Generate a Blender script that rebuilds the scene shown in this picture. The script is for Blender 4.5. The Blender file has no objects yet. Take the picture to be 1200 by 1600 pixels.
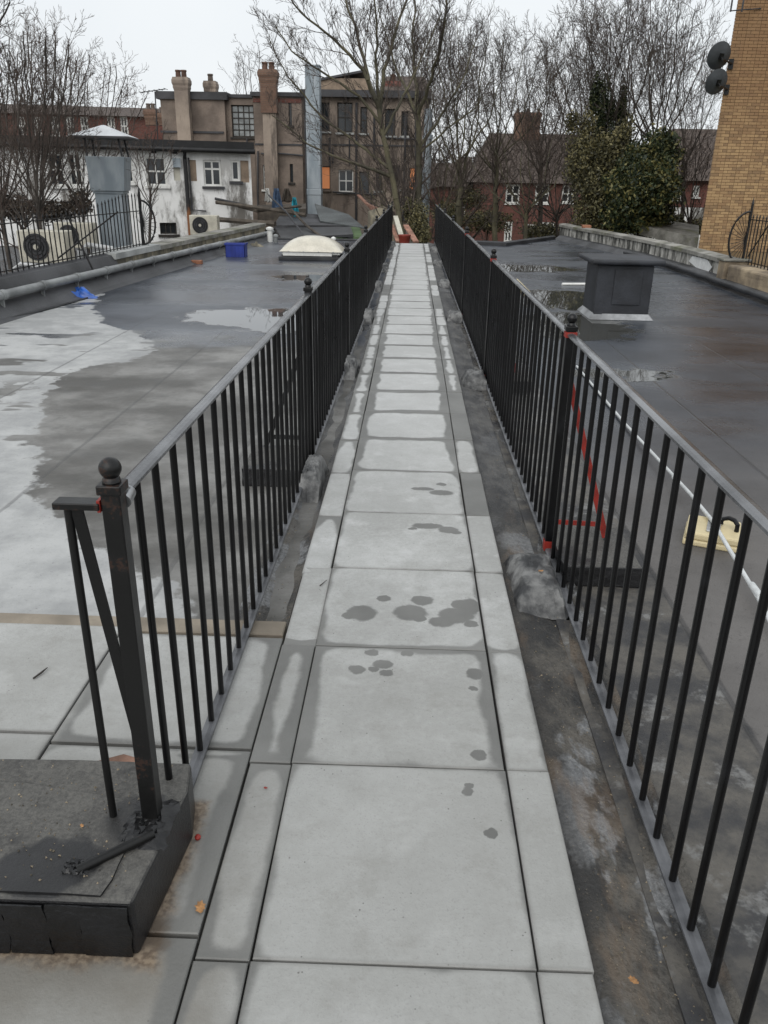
import bpy, math, random
import numpy as np
from mathutils import Vector, Matrix
R = math.radians
scene = bpy.context.scene
col = scene.collection
random.seed(7)

# ------------------------------------------------------------------ camera
F_PX = 1247.0
fw = Vector((46, 521, -1247)).normalized()
up = Vector((52, 2980, 1247)); up = (up - fw * up.dot(fw)).normalized()
rt = fw.cross(up)
CAMM = Matrix((rt, fw, up))                 # rows: world x, y, z axes seen from the camera
EYE = Vector((0, 0, 1.52))
cd = bpy.data.cameras.new('camera'); cam = bpy.data.objects.new('camera', cd); col.objects.link(cam)
cd.sensor_fit = 'HORIZONTAL'; cd.sensor_width = 36.0; cd.lens = 36.0 * F_PX / 1200
cd.clip_start = 0.05; cd.clip_end = 3000
m4 = CAMM.to_4x4(); m4.translation = EYE; cam.matrix_world = m4
scene.camera = cam

# ------------------------------------------------------------------ light
SUN_EL, SUN_AZ = R(42), R(200)
world = bpy.data.worlds.new('World'); scene.world = world; world.use_nodes = True
wn, wl = world.node_tree.nodes, world.node_tree.links
wn.clear()
sky = wn.new('ShaderNodeTexSky'); sky.sky_type = 'NISHITA'; sky.sun_disc = False
sky.sun_elevation = SUN_EL; sky.sun_rotation = SUN_AZ; sky.dust_density = 3
tc = wn.new('ShaderNodeTexCoord')
nz = wn.new('ShaderNodeTexNoise'); nz.inputs['Scale'].default_value = 1.6; nz.inputs['Detail'].default_value = 5
rp = wn.new('ShaderNodeValToRGB')
rp.color_ramp.elements[0].position = .3; rp.color_ramp.elements[0].color = (6.5, 6.85, 7.15, 1)
rp.color_ramp.elements[1].position = .72; rp.color_ramp.elements[1].color = (7.7, 7.9, 8.0, 1)
mx = wn.new('ShaderNodeMix'); mx.data_type = 'RGBA'; mx.inputs[0].default_value = .93
bg = wn.new('ShaderNodeBackground'); bg.inputs['Strength'].default_value = .1
wo = wn.new('ShaderNodeOutputWorld')
wl.new(tc.outputs['Generated'], nz.inputs['Vector']); wl.new(nz.outputs['Fac'], rp.inputs['Fac'])
wl.new(sky.outputs[0], mx.inputs[6]); wl.new(rp.outputs[0], mx.inputs[7]); wl.new(mx.outputs[2], bg.inputs['Color'])
wl.new(bg.outputs[0], wo.inputs[0])
sd = bpy.data.lights.new('sun', 'SUN'); sd.energy = 1.1; sd.angle = R(60); sd.color = (1, .97, .93)
so = bpy.data.objects.new('sun', sd); col.objects.link(so)
so.rotation_euler = (R(90) - SUN_EL, 0, -SUN_AZ + math.pi)
so.rotation_euler = Vector((-math.sin(SUN_AZ) * math.cos(SUN_EL), -math.cos(SUN_AZ) * math.cos(SUN_EL), -math.sin(SUN_EL))).to_track_quat('-Z', 'Y').to_euler()
scene.view_settings.view_transform = 'Standard'; scene.view_settings.look = 'None'
scene.view_settings.exposure = 0.36; scene.view_settings.gamma = 1

# ------------------------------------------------------------------ survey helpers (picture measurement -> metres)
def ray(px, py):
    v = Vector((px - 600, 800 - py, -F_PX)); return Vector((v.dot(rt), v.dot(fw), v.dot(up)))
def on_z(px, py, z=0.0):
    r = ray(px, py); return EYE + r * ((z - EYE.z) / r.z)
def on_y(px, py, Y):
    r = ray(px, py); return EYE + r * (Y / r.y)

# ------------------------------------------------------------------ mesh builder
ORG = {}
class MB:
    def __init__(s): s.v = []; s.f = []; s.n = 0
    def add(s, vs, fs):
        o = len(s.v); s.v += [tuple(v) for v in vs]; s.f += [tuple(i + o for i in f) for f in fs]; return s
    def box(s, x0, x1, y0, y1, z0, z1):
        return s.add([(x0,y0,z0),(x1,y0,z0),(x1,y1,z0),(x0,y1,z0),(x0,y0,z1),(x1,y0,z1),(x1,y1,z1),(x0,y1,z1)],
                     [(0,3,2,1),(4,5,6,7),(0,1,5,4),(1,2,6,5),(2,3,7,6),(3,0,4,7)])
    def obox(s, O, U, V, W):
        O, U, V, W = map(Vector, (O, U, V, W))
        p = [O, O+U, O+U+V, O+V]; p += [q + W for q in p]
        return s.add(p, [(0,3,2,1),(4,5,6,7),(0,1,5,4),(1,2,6,5),(2,3,7,6),(3,0,4,7)])
    def bevbox(s, x0, x1, y0, y1, z0, z1, b):
        v = [(x0,y0,z0),(x1,y0,z0),(x1,y1,z0),(x0,y1,z0),(x0,y0,z1-b),(x1,y0,z1-b),(x1,y1,z1-b),(x0,y1,z1-b),
             (x0+b,y0+b,z1),(x1-b,y0+b,z1),(x1-b,y1-b,z1),(x0+b,y1-b,z1)]
        f = [(0,3,2,1),(8,9,10,11)]
        for i in range(4):
            j = (i+1) % 4; f += [(i, j, j+4, i+4), (i+4, j+4, j+8, i+8)]
        return s.add(v, f)
    def bar(s, a, b, w, h=None, upv=(0,0,1)):
        h = h or w; a, b = Vector(a), Vector(b); d = (b-a).normalized()
        u = Vector(upv)
        if abs(d.dot(u)) > .95: u = Vector((0,1,0))
        r = d.cross(u).normalized(); t = r.cross(d)
        return s.obox(a - r*w/2 - t*h/2, r*w, t*h, b-a)
    def tube(s, pts, rad, n=8, cap=True):
        pts = [Vector(p) for p in pts]
        if not isinstance(rad, (list, tuple)): rad = [rad]*len(pts)
        rings = []
        for i, p in enumerate(pts):
            d = (pts[min(i+1, len(pts)-1)] - pts[max(i-1, 0)]).normalized()
            u = Vector((0,0,1)) if abs(d.z) < .9 else Vector((1,0,0))
            a = d.cross(u).normalized(); b = d.cross(a).normalized()
            rings.append([p + (a*math.cos(2*math.pi*k/n) + b*math.sin(2*math.pi*k/n))*rad[i] for k in range(n)])
        vs = [q for r_ in rings for q in r_]; fs = []
        for i in range(len(pts)-1):
            for k in range(n):
                k2 = (k+1) % n; fs.append((i*n+k, i*n+k2, (i+1)*n+k2, (i+1)*n+k))
        if cap: fs += [tuple(range(n)), tuple(reversed(range((len(pts)-1)*n, len(pts)*n)))]
        return s.add(vs, fs)
    def lathe(s, c, prof, n=16, a0=0.0):
        c = Vector(c); vs = []; fs = []
        for r_, z in prof:
            for k in range(n):
                a = a0 + 2*math.pi*k/n; vs.append((c.x + r_*math.cos(a), c.y + r_*math.sin(a), c.z + z))
        for i in range(len(prof)-1):
            for k in range(n):
                k2 = (k+1) % n; fs.append((i*n+k, i*n+k2, (i+1)*n+k2, (i+1)*n+k))
        fs += [tuple(reversed(range(n))), tuple(range((len(prof)-1)*n, len(prof)*n))]
        return s.add(vs, fs)
    def prism(s, poly, z0, z1):
        n = len(poly)
        return s.add([(x,y,z0) for x,y in poly] + [(x,y,z1) for x,y in poly],
                     [tuple(reversed(range(n))), tuple(range(n, 2*n))] + [(i, (i+1)%n, n+(i+1)%n, n+i) for i in range(n)])
    def sweep(s, path, prof):
        # prof: closed loop of (offset away from roof centre, z, ) ; path points carry a side sign
        n = len(prof); vs = []; fs = []
        for i, (x, y) in enumerate(path):
            a = Vector(path[max(i-1,0)]); b = Vector(path[min(i+1,len(path)-1)]); d = (b-a).normalized()
            nrm = Vector((-d.y, d.x))
            for o, z in prof: vs.append((x + nrm.x*o, y + nrm.y*o, z))
        for i in range(len(path)-1):
            for k in range(n):
                k2 = (k+1) % n; fs.append((i*n+k, (i+1)*n+k, (i+1)*n+k2, i*n+k2))
        fs += [tuple(range(n)), tuple(reversed(range((len(path)-1)*n, len(path)*n)))]
        return s.add(vs, fs)
    def build(s, name, mat, parent=None, smooth=False, bevel=0, loc=None):
        me = bpy.data.meshes.new(name)
        org = Vector(loc) if loc is not None else Vector((0,0,0))
        base = ORG.get(parent.name, Vector((0,0,0))) if parent else Vector((0,0,0))
        vs = [(v[0]-org.x, v[1]-org.y, v[2]-org.z) for v in s.v] if loc is not None else \
             ([(v[0]-base.x, v[1]-base.y, v[2]-base.z) for v in s.v])
        me.from_pydata(vs, [], s.f); me.update()
        o = bpy.data.objects.new(name, me); col.objects.link(o)
        if loc is not None:
            o.location = org - base; ORG[o.name] = org
        else: ORG[o.name] = base
        if parent: o.parent = parent
        me.materials.append(mat)
        if smooth:
            for p in me.polygons: p.use_smooth = True
            if hasattr(me, 'set_sharp_from_angle'): me.set_sharp_from_angle(angle=R(40))
        if bevel:
            b = o.modifiers.new('bevel', 'BEVEL'); b.width = bevel; b.segments = 2; b.limit_method = 'ANGLE'
        return o
def tag(o, label=None, cat=None, group=None, kind=None):
    if label: o['label'] = label
    if cat: o['category'] = cat
    if group: o['group'] = group
    if kind: o['kind'] = kind
    return o
def thing(name, label, cat, loc, group=None):
    o = bpy.data.objects.new(name, None); col.objects.link(o); o.location = loc; o.empty_display_size = .2
    ORG[o.name] = Vector(loc); return tag(o, label, cat, group)

# ------------------------------------------------------------------ shader DSL
class S:
    nt = None
    def __init__(s, k): s.k = k
    @staticmethod
    def m(op, *a):
        n = S.nt.nodes.new('ShaderNodeMath'); n.operation = op
        for i, q in enumerate(a):
            if isinstance(q, S): S.nt.links.new(q.k, n.inputs[i])
            else: n.inputs[i].default_value = q
        return S(n.outputs[0])
    def __add__(a, b): return S.m('ADD', a, b)
    def __radd__(a, b): return S.m('ADD', b, a)
    def __sub__(a, b): return S.m('SUBTRACT', a, b)
    def __rsub__(a, b): return S.m('SUBTRACT', b, a)
    def __mul__(a, b): return S.m('MULTIPLY', a, b)
    def __rmul__(a, b): return S.m('MULTIPLY', b, a)
    def __truediv__(a, b): return S.m('DIVIDE', a, b)
    def abs(a): return S.m('ABSOLUTE', a)
    def clamp(a):
        r = S.m('ADD', a, 0.0); r.k.node.use_clamp = True; return r
def smax(a, b): return S.m('MAXIMUM', a, b)
def smin(a, b): return S.m('MINIMUM', a, b)
def sstep(x, a, b):
    n = S.nt.nodes.new('ShaderNodeMapRange'); n.interpolation_type = 'SMOOTHSTEP'
    S.nt.links.new(x.k, n.inputs['Value']); n.inputs['From Min'].default_value = a; n.inputs['From Max'].default_value = b
    return S(n.outputs[0])
def noise(vec, scale, detail=4, rough=.55, dist=0, out='Fac'):
    n = S.nt.nodes.new('ShaderNodeTexNoise'); n.inputs['Scale'].default_value = scale
    n.inputs['Detail'].default_value = detail; n.inputs['Roughness'].default_value = rough; n.inputs['Distortion'].default_value = dist
    S.nt.links.new(vec.k, n.inputs['Vector']); return S(n.outputs[out])
def voro(vec, scale, feature='F1'):
    n = S.nt.nodes.new('ShaderNodeTexVoronoi'); n.inputs['Scale'].default_value = scale; n.feature = feature
    S.nt.links.new(vec.k, n.inputs['Vector']); return S(n.outputs['Distance'])
def mixc(f, a, b):
    n = S.nt.nodes.new('ShaderNodeMix'); n.data_type = 'RGBA'
    for q, i in ((f, 0), (a, 6), (b, 7)):
        if isinstance(q, S): S.nt.links.new(q.k, n.inputs[i])
        elif i == 0: n.inputs[0].default_value = q
        else: n.inputs[i].default_value = (*q, 1) if len(q) == 3 else q
    return S(n.outputs[2])
def pos():
    n = S.nt.nodes.new('ShaderNodeNewGeometry'); p = S(n.outputs['Position'])
    sx = S.nt.nodes.new('ShaderNodeSeparateXYZ'); S.nt.links.new(p.k, sx.inputs[0])
    return p, S(sx.outputs[0]), S(sx.outputs[1]), S(sx.outputs[2])
def objc():
    n = S.nt.nodes.new('ShaderNodeTexCoord'); p = S(n.outputs['Object'])
    sx = S.nt.nodes.new('ShaderNodeSeparateXYZ'); S.nt.links.new(p.k, sx.inputs[0])
    return p, S(sx.outputs[0]), S(sx.outputs[1]), S(sx.outputs[2])
def vec(x, y, z):
    n = S.nt.nodes.new('ShaderNodeCombineXYZ')
    for i, q in enumerate((x, y, z)):
        if isinstance(q, S): S.nt.links.new(q.k, n.inputs[i])
        else: n.inputs[i].default_value = q
    return S(n.outputs[0])
def orand():
    n = S.nt.nodes.new('ShaderNodeObjectInfo'); return S(n.outputs['Random'])
def irand():
    n = S.nt.nodes.new('ShaderNodeNewGeometry'); return S(n.outputs['Random Per Island'])
def material(name, fn):
    """fn() -> dict(color, rough, spec, metal, bump, bd, coat)"""
    m = bpy.data.materials.new(name); m.use_nodes = True; S.nt = m.node_tree
    b = m.node_tree.nodes['Principled BSDF']; d = fn()
    def put(key, q):
        if q is None: return
        if isinstance(q, S): m.node_tree.links.new(q.k, b.inputs[key])
        elif isinstance(q, tuple): b.inputs[key].default_value = (*q, 1)
        else: b.inputs[key].default_value = q
    put('Base Color', d.get('color')); put('Roughness', d.get('rough', .8)); put('Metallic', d.get('metal'))
    put('Specular IOR Level', d.get('spec')); put('Coat Weight', d.get('coat')); put('Coat Roughness', d.get('coatr')); put('IOR', d.get('ior'))
    if d.get('emit'): put('Emission Color', d['emit']); put('Emission Strength', d.get('estr', 1.0))
    if d.get('bump') is not None:
        n = m.node_tree.nodes.new('ShaderNodeBump'); n.inputs['Distance'].default_value = d.get('bd', .01)
        n.inputs['Strength'].default_value = d.get('bs', .8)
        m.node_tree.links.new(d['bump'].k, n.inputs['Height']); m.node_tree.links.new(n.outputs[0], b.inputs['Normal'])
    return m
def rough_mat(name, c, var=.25, scale=3., rough=.85, bd=.004, c2=None, bscale=40., **kw):
    def fn():
        P, x, y, z = pos(); a = noise(P, scale, 6); b_ = noise(P, bscale, 3)
        cc = c2 or tuple(q*(1-var*1.6) for q in c); hi = tuple(min(1, q*(1+var)) for q in c)
        colr = mixc(sstep(a, .3, .7), cc, hi); colr = mixc(sstep(b_, .35, .75)*.25, colr, tuple(q*.5 for q in c))
        return dict(color=colr, rough=rough, bump=b_, bd=bd, **kw)
    return material(name, fn)
def ell(x, y, cx, cy, rx, ry, soft=.12):
    dx = (x - cx)/rx; dy = (y - cy)/ry
    return 1.0 - sstep(dx*dx + dy*dy, 1-soft, 1+soft)

def ramp_y(y, pts, y0, y1, lo, hi):
    t = S.nt.nodes.new('ShaderNodeValToRGB'); S.nt.links.new(((y - y0)/(y1 - y0)).k, t.inputs[0])
    cr = t.color_ramp
    while len(cr.elements) < len(pts): cr.elements.new(.5)
    for e, (a, b) in zip(cr.elements, pts):
        e.position = (a - y0)/(y1 - y0); v = (b - lo)/(hi - lo); e.color = (v, v, v, 1)
    return S(t.outputs[0])*(hi - lo) + lo
# slabs -------------------------------------------------------------
SPOTS = [(641,957,.052,.045),(660,938,.035,.03),(565,958,.045,.045),(600,935,.022,.02),(712,962,.055,.045),(735,948,.035,.05),(690,972,.04,.03),
         (558,1046,.022,.022),(598,1038,.028,.02),(582,1020,.02,.016),(637,1021,.018,.016),(743,1053,.027,.025),(748,1180,.02,.017),
         (731,1238,.014,.013),(768,1303,.012,.013),(655,966,.02,.02),(720,945,.03,.03),(735,975,.02,.018),(584,1046,.014,.014),(604,1052,.018,.014),(739,1076,.012,.01),(734,1229,.009,.009),(545,962,.02,.02),(690,757,.02,.02),(645,826,.018,.012),(712,832,.02,.014),(690,770,.05,.03),(660,764,.05,.02),(700,828,.04,.03),(668,822,.06,.025)]
def slab_fn(hx, hy, wide_left=False, terrace=False):
    def fn():
        P, x, y, z = pos(); O, ox, oy, oz = objc(); r = orand()
        Pw = vec(x, y, r*3.0)
        n1 = noise(Pw, 5.5, 5, .5); n2 = noise(Pw, 2.0, 4); n3 = noise(P, 60, 3); n4 = noise(P, 160, 2)
        # damp margin: distance from slab edge
        ex = (hx - ox.abs()); ey = (hy - oy.abs())
        corner = smin(ex, ey) - .35*smin((ex - .12).abs()*0 + smax(.1 - ex, 0.0), smax(.1 - ey, 0.0))
        kx = (.10 if hx > .1 else .085); ex2 = smax(0.0, kx - ex); ey2 = smax(0.0, .085 - ey)
        dd = S.m('SQRT', ex2*ex2 + ey2*ey2)                 # 0 in the middle, grows to the edge (rounded corners)
        zone = sstep(y, 1.5, 2.3)*(1.0 - .45*sstep(y, 8.5, 12.0)); zone = zone if hx > .1 else zone*.55 + .1
        if terrace: zone = .22 + 0*zone
        wy = ramp_y(y, [(1.0,.012),(1.79,.012),(1.81,.045),(2.43,.042),(2.46,.016),(3.6,.012),(4.3,.034),(5.0,.064),(8.5,.060),(10.5,.040),(13.0,.034),(21.,.032)], 1, 21, 0, .1); thr = .112 - (wy + (.006 if hx > .1 else -.004)) - .022*(r - .4)*sstep(y, 4.0, 5.0) - (0 if hx > .1 else .10)*sstep(r, .80, .84)*sstep(y, 3.0, 4.0); n2b = noise(vec(x, y, r*7.0), 3.4, 3, .5); thr = thr - (.045*sstep(x, -.66, -.6)*(1.0 - sstep(y, 1.80, 1.82)) if terrace else (0 if hx > .1 else .035*(1.0 - sstep(x, -.1, .1))*(1.0 - sstep(y, 2.43, 2.45))))
        dd = dd*.55 + smax(smax(0.0, kx - ex), smax(0.0, .085 - ey))*.45; edge = sstep(dd + (n2b - .5)*.075 + (n1 - .5)*.045 + (n3 - .5)*.012 - thr, -.010, .013)
        wet = edge
        if hx > .1 and not terrace:
            nd = noise(P, 26, 3, .6); nd2 = noise(P + S(vec(3., 7., 1.).k) if False else vec(x + 5.0, y, z), 26, 3, .6)
            sx = x + (nd - .5)*.03; sy = y + (nd2 - .5)*.03
            for px, py, rx, ry in SPOTS:
                p = on_z(px, py, 0); wet = smax(wet, ell(sx, sy, p.x, p.y, rx*1.25, ry*1.3, .28)*1.1)
        # grimy darker drift
        dry = mixc(sstep(n2 + (n3-.5)*.35, .3, .72), (.34, .342, .33), (.49, .495, .485))
        dry = mixc(r*.35, dry, (.47, .475, .47))
        dry = mixc(sstep(n4, .58, .68)*.4, dry, (.2, .2, .19))
        n5 = noise(P, 11, 6, .7); dry = mixc(sstep(n5, .35, .7)*.45, dry, (.30,.30,.285)); dry = mixc(sstep(noise(vec(x+7.0, y, z), 4.5, 5, .65), .54, .68)*.4, dry, (.60,.605,.60)); dry = mixc((1.0 - sstep(y, 1.7, 3.0))*.55, dry, (.29,.29,.275)); dry = mixc(sstep(y, 3.5, 5.5)*.35, dry, (.62,.625,.62)); dry = mixc(sstep(noise(vec(x, y*1.3, z+5.0), 6.0, 6, .75), .5, .66)*.3*(1.0 - sstep(y, 2.4, 3.4)), dry, (.24,.235,.215))
        v = voro(P, 42); dry = mixc((1.0 - sstep(v, .07, .12))*sstep(noise(P, 7, 2), .52, .62)*.75, dry, (.11, .105, .1))
        dry = mixc((1.0 - sstep(smin(ex, ey), 0.0, .012))*.35, dry, (.17, .165, .155))
        wetc = mixc(sstep(n2, .35, .7), (.135, .135, .128), (.20, .20, .19))
        if terrace: wet = wet*sstep(x + (n1-.5)*.1, -1.03, -.98)
        if terrace or hx < .1:
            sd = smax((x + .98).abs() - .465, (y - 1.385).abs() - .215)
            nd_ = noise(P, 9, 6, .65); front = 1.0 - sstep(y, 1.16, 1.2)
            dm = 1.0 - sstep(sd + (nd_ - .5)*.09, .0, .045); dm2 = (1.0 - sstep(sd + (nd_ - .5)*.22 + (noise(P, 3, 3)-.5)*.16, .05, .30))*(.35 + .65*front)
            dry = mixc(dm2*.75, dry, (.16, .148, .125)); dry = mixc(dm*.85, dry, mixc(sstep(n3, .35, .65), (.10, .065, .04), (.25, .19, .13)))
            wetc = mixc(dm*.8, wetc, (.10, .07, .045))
        return dict(color=mixc(wet*.92, dry, wetc), rough=.8 - wet*.3, spec=.4, bump=n3*.6 + n4*.4 - wet*.3, bd=.0022)
    return fn
M = {}
M['slab'] = material('concrete_slab', slab_fn(.298, .303))
M['strip'] = material('concrete_strip', slab_fn(.057, .303))
M['terr'] = material('concrete_terrace', slab_fn(.292, .3, terrace=True))

def roof_left_fn():
    P, x, y, z = pos()
    a = noise(P, 1.1, 5, .6); b = noise(P, 5, 5, .65); c = noise(P, 60, 4, .7); d = noise(vec(x*.8, y, z), 1.3, 6, .62)
    xb = ramp_y(y, [(2.5,-.7),(3.1,-1.15),(3.7,-1.85),(4.7,-2.3),(5.4,-2.6),(6.2,-2.9),(6.9,-2.72),(7.7,-2.5),(8.0,-2.55),(8.6,-3.1),(9.1,-3.45),(9.9,-3.95),(11.4,-4.35),(13.,-6.)], 2.4, 13.2, -6, 0)
    dry = 1.0 - sstep(x + (b-.5)*.55 + (a-.5)*.7 - xb, -.03, .04)
    # damp trickles and islands inside the dry felt
    isl = sstep(noise(vec(x*.55, y*1.5, z), 2.3, 3, .5), .60, .63)*sstep(y, 3.2, 5.0)
    tr = 1.0 - sstep((x + 3.15 + (b-.5)*.9).abs(), .08, .14)
    tr = tr*ell(x, y, -3.0, 5.2, .8, 1.1, .5)
    dry = dry*(1.0 - smax(isl, tr)*.9)
    wet = sstep(y + (a-.5)*3.2 + (b-.5)*.8, 7.6, 8.6)
    base = mixc(sstep(d, .36, .64), (.070,.067,.060), (.23,.226,.215)); base = mixc(sstep(noise(P, 2.6, 6, .7), .46, .62)*.5, base, (.085,.08,.072))
    base = mixc(sstep(b, .45, .75)*.5, base, (.07, .07, .068))
    drc = mixc(sstep(a*.5 + b*.5, .38, .62), (.30,.305,.305), (.44,.445,.44))
    wtc = mixc(sstep(d, .3, .7), (.026,.031,.042), (.07,.079,.096))
    colr = mixc(wet, base, wtc); colr = mixc(dry, colr, drc)
    colr = mixc(sstep(c, .58, .72)*.4, colr, (.05, .05, .05))
    lap = smin(1.0, (1.0 - sstep((x + (b-.5)*.03 + 2.02).abs(), .005, .018)) + (1.0 - sstep((x + (b-.5)*.03 + 3.05).abs(), .005, .018)) + (1.0 - sstep((x + (b-.5)*.03 + 1.0).abs(), .005, .018)))
    colr = mixc(lap*.4, colr, (.05,.05,.05))
    xn = x + (b-.5)*.8; yn = y + (noise(vec(x+9.0, y, z), 4, 4)-.5)*1.0
    pud = smax(ell(xn, yn, -1.75, 9.7, .95, .72, .12), ell(xn, yn, -1.6, 13.9, .75, .55, .2))
    pud = smax(pud, ell(xn, yn, -1.2, 9.1, .75, .5, .15))
    colr = mixc(pud, colr, (.05, .052, .055))
    sheen = sstep(noise(vec(x*.35, y*.6, 3.0), 1.1, 4), .40, .62)
    rg = .60 - wet*.22 - wet*sheen*.22 + dry*.25 - (1.0-wet)*(1.0-dry)*sheen*.12
    rg = rg*(1.0 - pud) + pud*.015
    seam = (1.0 - sstep((x + 2.02).abs(), .004, .012)) + (1.0 - sstep((x + 3.05).abs(), .004, .012)) + (1.0 - sstep((x + 1.0).abs(), .004, .012))
    return dict(color=colr, rough=rg, spec=.5 + pud*.3, ior=1.5, bump=(c*.5 + b*.6 + seam*.5)*(1.0 - pud*.995) + (y - 9.7)*7.0, bd=.004)
M['roofL'] = material('felt_roof_left', roof_left_fn)
def roof_right_fn():
    P, x, y, z = pos()
    a = noise(P, 1.2, 5, .6); b = noise(P, 5, 5, .65); c = noise(P, 70, 4, .7); d = noise(vec(x*.8, y, z), 1.2, 6, .6)
    near = 1.0 - sstep(y + (a-.5)*2.5, 3.0, 6.0)
    strip = (1.0 - sstep(x + (b-.5)*.12, 1.08, 1.10))*(1.0 - sstep(y, 9.0, 14.0))
    wtc = mixc(sstep(d, .3, .7), (.017,.021,.029), (.048,.056,.070))
    nrc = mixc(sstep(d, .32, .7), (.085,.079,.075), (.145,.137,.130))
    colr = mixc(near, wtc, nrc)
    stc = mixc(sstep(b, .35, .65), (.035, .035, .037), (.12, .11, .095))
    efl = sstep(noise(P, 3.3, 6, .7), .54, .62)
    stc = mixc(efl*.7, stc, (.22, .22, .215))
    colr = mixc(strip, colr, stc)
    colr = mixc(sstep(c, .56, .7)*.5, colr, (.04, .038, .035))
    lap = smin(1.0, (1.0 - sstep((x - 1.09).abs(), .006, .018)) + (1.0 - sstep((x + (b-.5)*.03 - 2.1).abs(), .006, .02)) + (1.0 - sstep((x + (b-.5)*.03 - 3.1).abs(), .006, .02)) + (1.0 - sstep((x + (b-.5)*.03 - 4.1).abs(), .006, .02)))
    colr = mixc(lap*.55, colr, (.02,.02,.021))
    xn = x + (b-.5)*.9; yn = y + (noise(vec(x+9.0, y, z), 4, 4)-.5)*1.0
    pud = smax(smax(ell(xn, yn, 2.2, 11.9, .9, 1.0, .15), ell(xn, yn, 1.9, 9.6, .7, 1.0, .2)), ell(xn, yn, 1.9, 16.2, 1.3, .7, .2))
    pud = smax(pud, ell(xn, yn, 1.9, 7.1, .5, .2, .3))
    colr = mixc(pud, colr, (.05, .05, .045))
    sheen = sstep(noise(vec(x*.5, y*.9, 3.0), 1.3, 4), .4, .65)
    rg = .60 - (1.0 - near)*.22 - (1.0-near)*sheen*.22; rg = rg*(1.0-pud) + pud*.02
    sm = (1.0 - sstep((x - 1.09).abs(), .003, .010)) + (1.0 - sstep((x - 2.1).abs(), .003, .010)) + (1.0 - sstep((x - 3.1).abs(), .003, .010))
    return dict(color=colr, rough=rg, spec=.5, bump=(c*.6 + b*.6 + sm*.6)*(1.0 - pud*.995) + (y - 11.0)*7.0, bd=.004)
M['roofR'] = material('felt_roof_right', roof_right_fn)
def gutter_fn():
    P, x, y, z = pos()
    b = noise(vec(x*1.6, y*.9, z), 4.2, 6, .68); c = noise(P, 55, 5, .75); d = noise(vec(x, y*.55, z + 4.0), 2.8, 6, .65); v = voro(P, 75)
    colr = mixc(sstep(b, .40, .62), (.026,.026,.026), (.115,.105,.09))
    colr = mixc(sstep(c, .52, .62)*.55, colr, (.035, .03, .024))
    colr = mixc(sstep(d, .545, .59)*.8, colr, mixc(sstep(c, .4, .6), (.16, .165, .17), (.27, .275, .28)))
    colr = mixc((1.0 - sstep(x + (b-.5)*.12, .455, .52))*.6*sstep(x, 0.0, .1), colr, (.03,.028,.026)); far = sstep(y, 3.0, 4.2); colr = mixc(far*.75, colr, mixc(sstep(b, .35, .65), (.04, .041, .044), (.12, .12, .118)))
    colr = mixc((1.0 - far)*sstep(noise(vec(x*2.2, y*.7, z+9.0), 3.0, 5, .6), .54, .64)*.35, colr, (.17,.115,.07)); colr = mixc((1.0 - sstep(v, .12, .2))*sstep(c, .5, .6)*.7, colr, (.26,.22,.16))
    return dict(color=colr, rough=.55 + (b-.5)*.5, spec=.5, bump=c*.8 + b*1.2 + v*.3, bd=.008, bs=1.0)
M['gutter'] = material('dirty_felt_gutter', gutter_fn)
def felt_fn(lo=(.009,.009,.010), hi=(.15,.145,.132), hz=.055):
    def fn():
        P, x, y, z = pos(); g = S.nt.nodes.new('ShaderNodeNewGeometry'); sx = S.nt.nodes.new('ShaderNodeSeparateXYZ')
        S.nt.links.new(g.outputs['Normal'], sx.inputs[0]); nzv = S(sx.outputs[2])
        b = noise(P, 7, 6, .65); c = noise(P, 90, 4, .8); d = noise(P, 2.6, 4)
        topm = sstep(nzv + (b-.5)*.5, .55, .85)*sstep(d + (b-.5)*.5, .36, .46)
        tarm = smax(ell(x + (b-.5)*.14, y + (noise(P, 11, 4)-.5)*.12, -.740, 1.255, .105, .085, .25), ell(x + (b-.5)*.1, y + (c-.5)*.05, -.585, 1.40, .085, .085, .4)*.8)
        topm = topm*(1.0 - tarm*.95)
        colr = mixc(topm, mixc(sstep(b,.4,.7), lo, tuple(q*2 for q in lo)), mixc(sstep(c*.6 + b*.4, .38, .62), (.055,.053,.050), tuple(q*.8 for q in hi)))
        return dict(color=colr, rough=.36 + topm*.3, spec=.5, bump=c*.5 + b*.8, bd=.005, bs=.9)
    return fn
M['felt'] = material('black_mineral_felt', felt_fn())
M['felt_black'] = rough_mat('wet_black_felt', (.005,.005,.006), .5, 9, .38, .005, bscale=60)
M['tar'] = rough_mat('bitumen', (.012,.012,.013), .4, 14, .35, .004)
M['felt_old'] = material('old_grey_felt', lambda: (lambda P, a, b: dict(color=mixc(sstep(b, .55, .7)*.6, mixc(sstep(a, .35, .68), (.03,.031,.033), (.22,.22,.215)), (.03,.03,.03)), rough=.55, bump=noise(P, 45, 4), bd=.005))(pos()[0], noise(pos()[0], 9, 5, .6), noise(pos()[0], 22, 4, .6)))
M['felt_grey'] = rough_mat('grey_felt_upstand', (.055,.056,.06), .4, 1.2, .5, .006)
M['felt_dark'] = rough_mat('dark_felt', (.028,.029,.032), .4, 2., .5, .004)
M['silver'] = rough_mat('silver_flashing', (.30,.31,.32), .3, 4, .45, .003)
def paint_fn(c=(.003,.003,.0035), rough=.32, rust=.0):
    def fn():
        P, x, y, z = pos(); a = noise(P, 9, 5); b = noise(P, 130, 2)
        colr = mixc(sstep(a, .55, .75)*.5, c, (.014,.015,.018))
        if rust: colr = mixc(sstep(a + (b-.5)*.3, .62, .68)*rust, colr, (.12,.05,.025))
        return dict(color=colr, rough=rough + (a-.5)*.3, spec=.38, bump=b*.5+a, bd=.001)
    return fn
M['black'] = material('black_gloss_paint', paint_fn())
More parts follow.
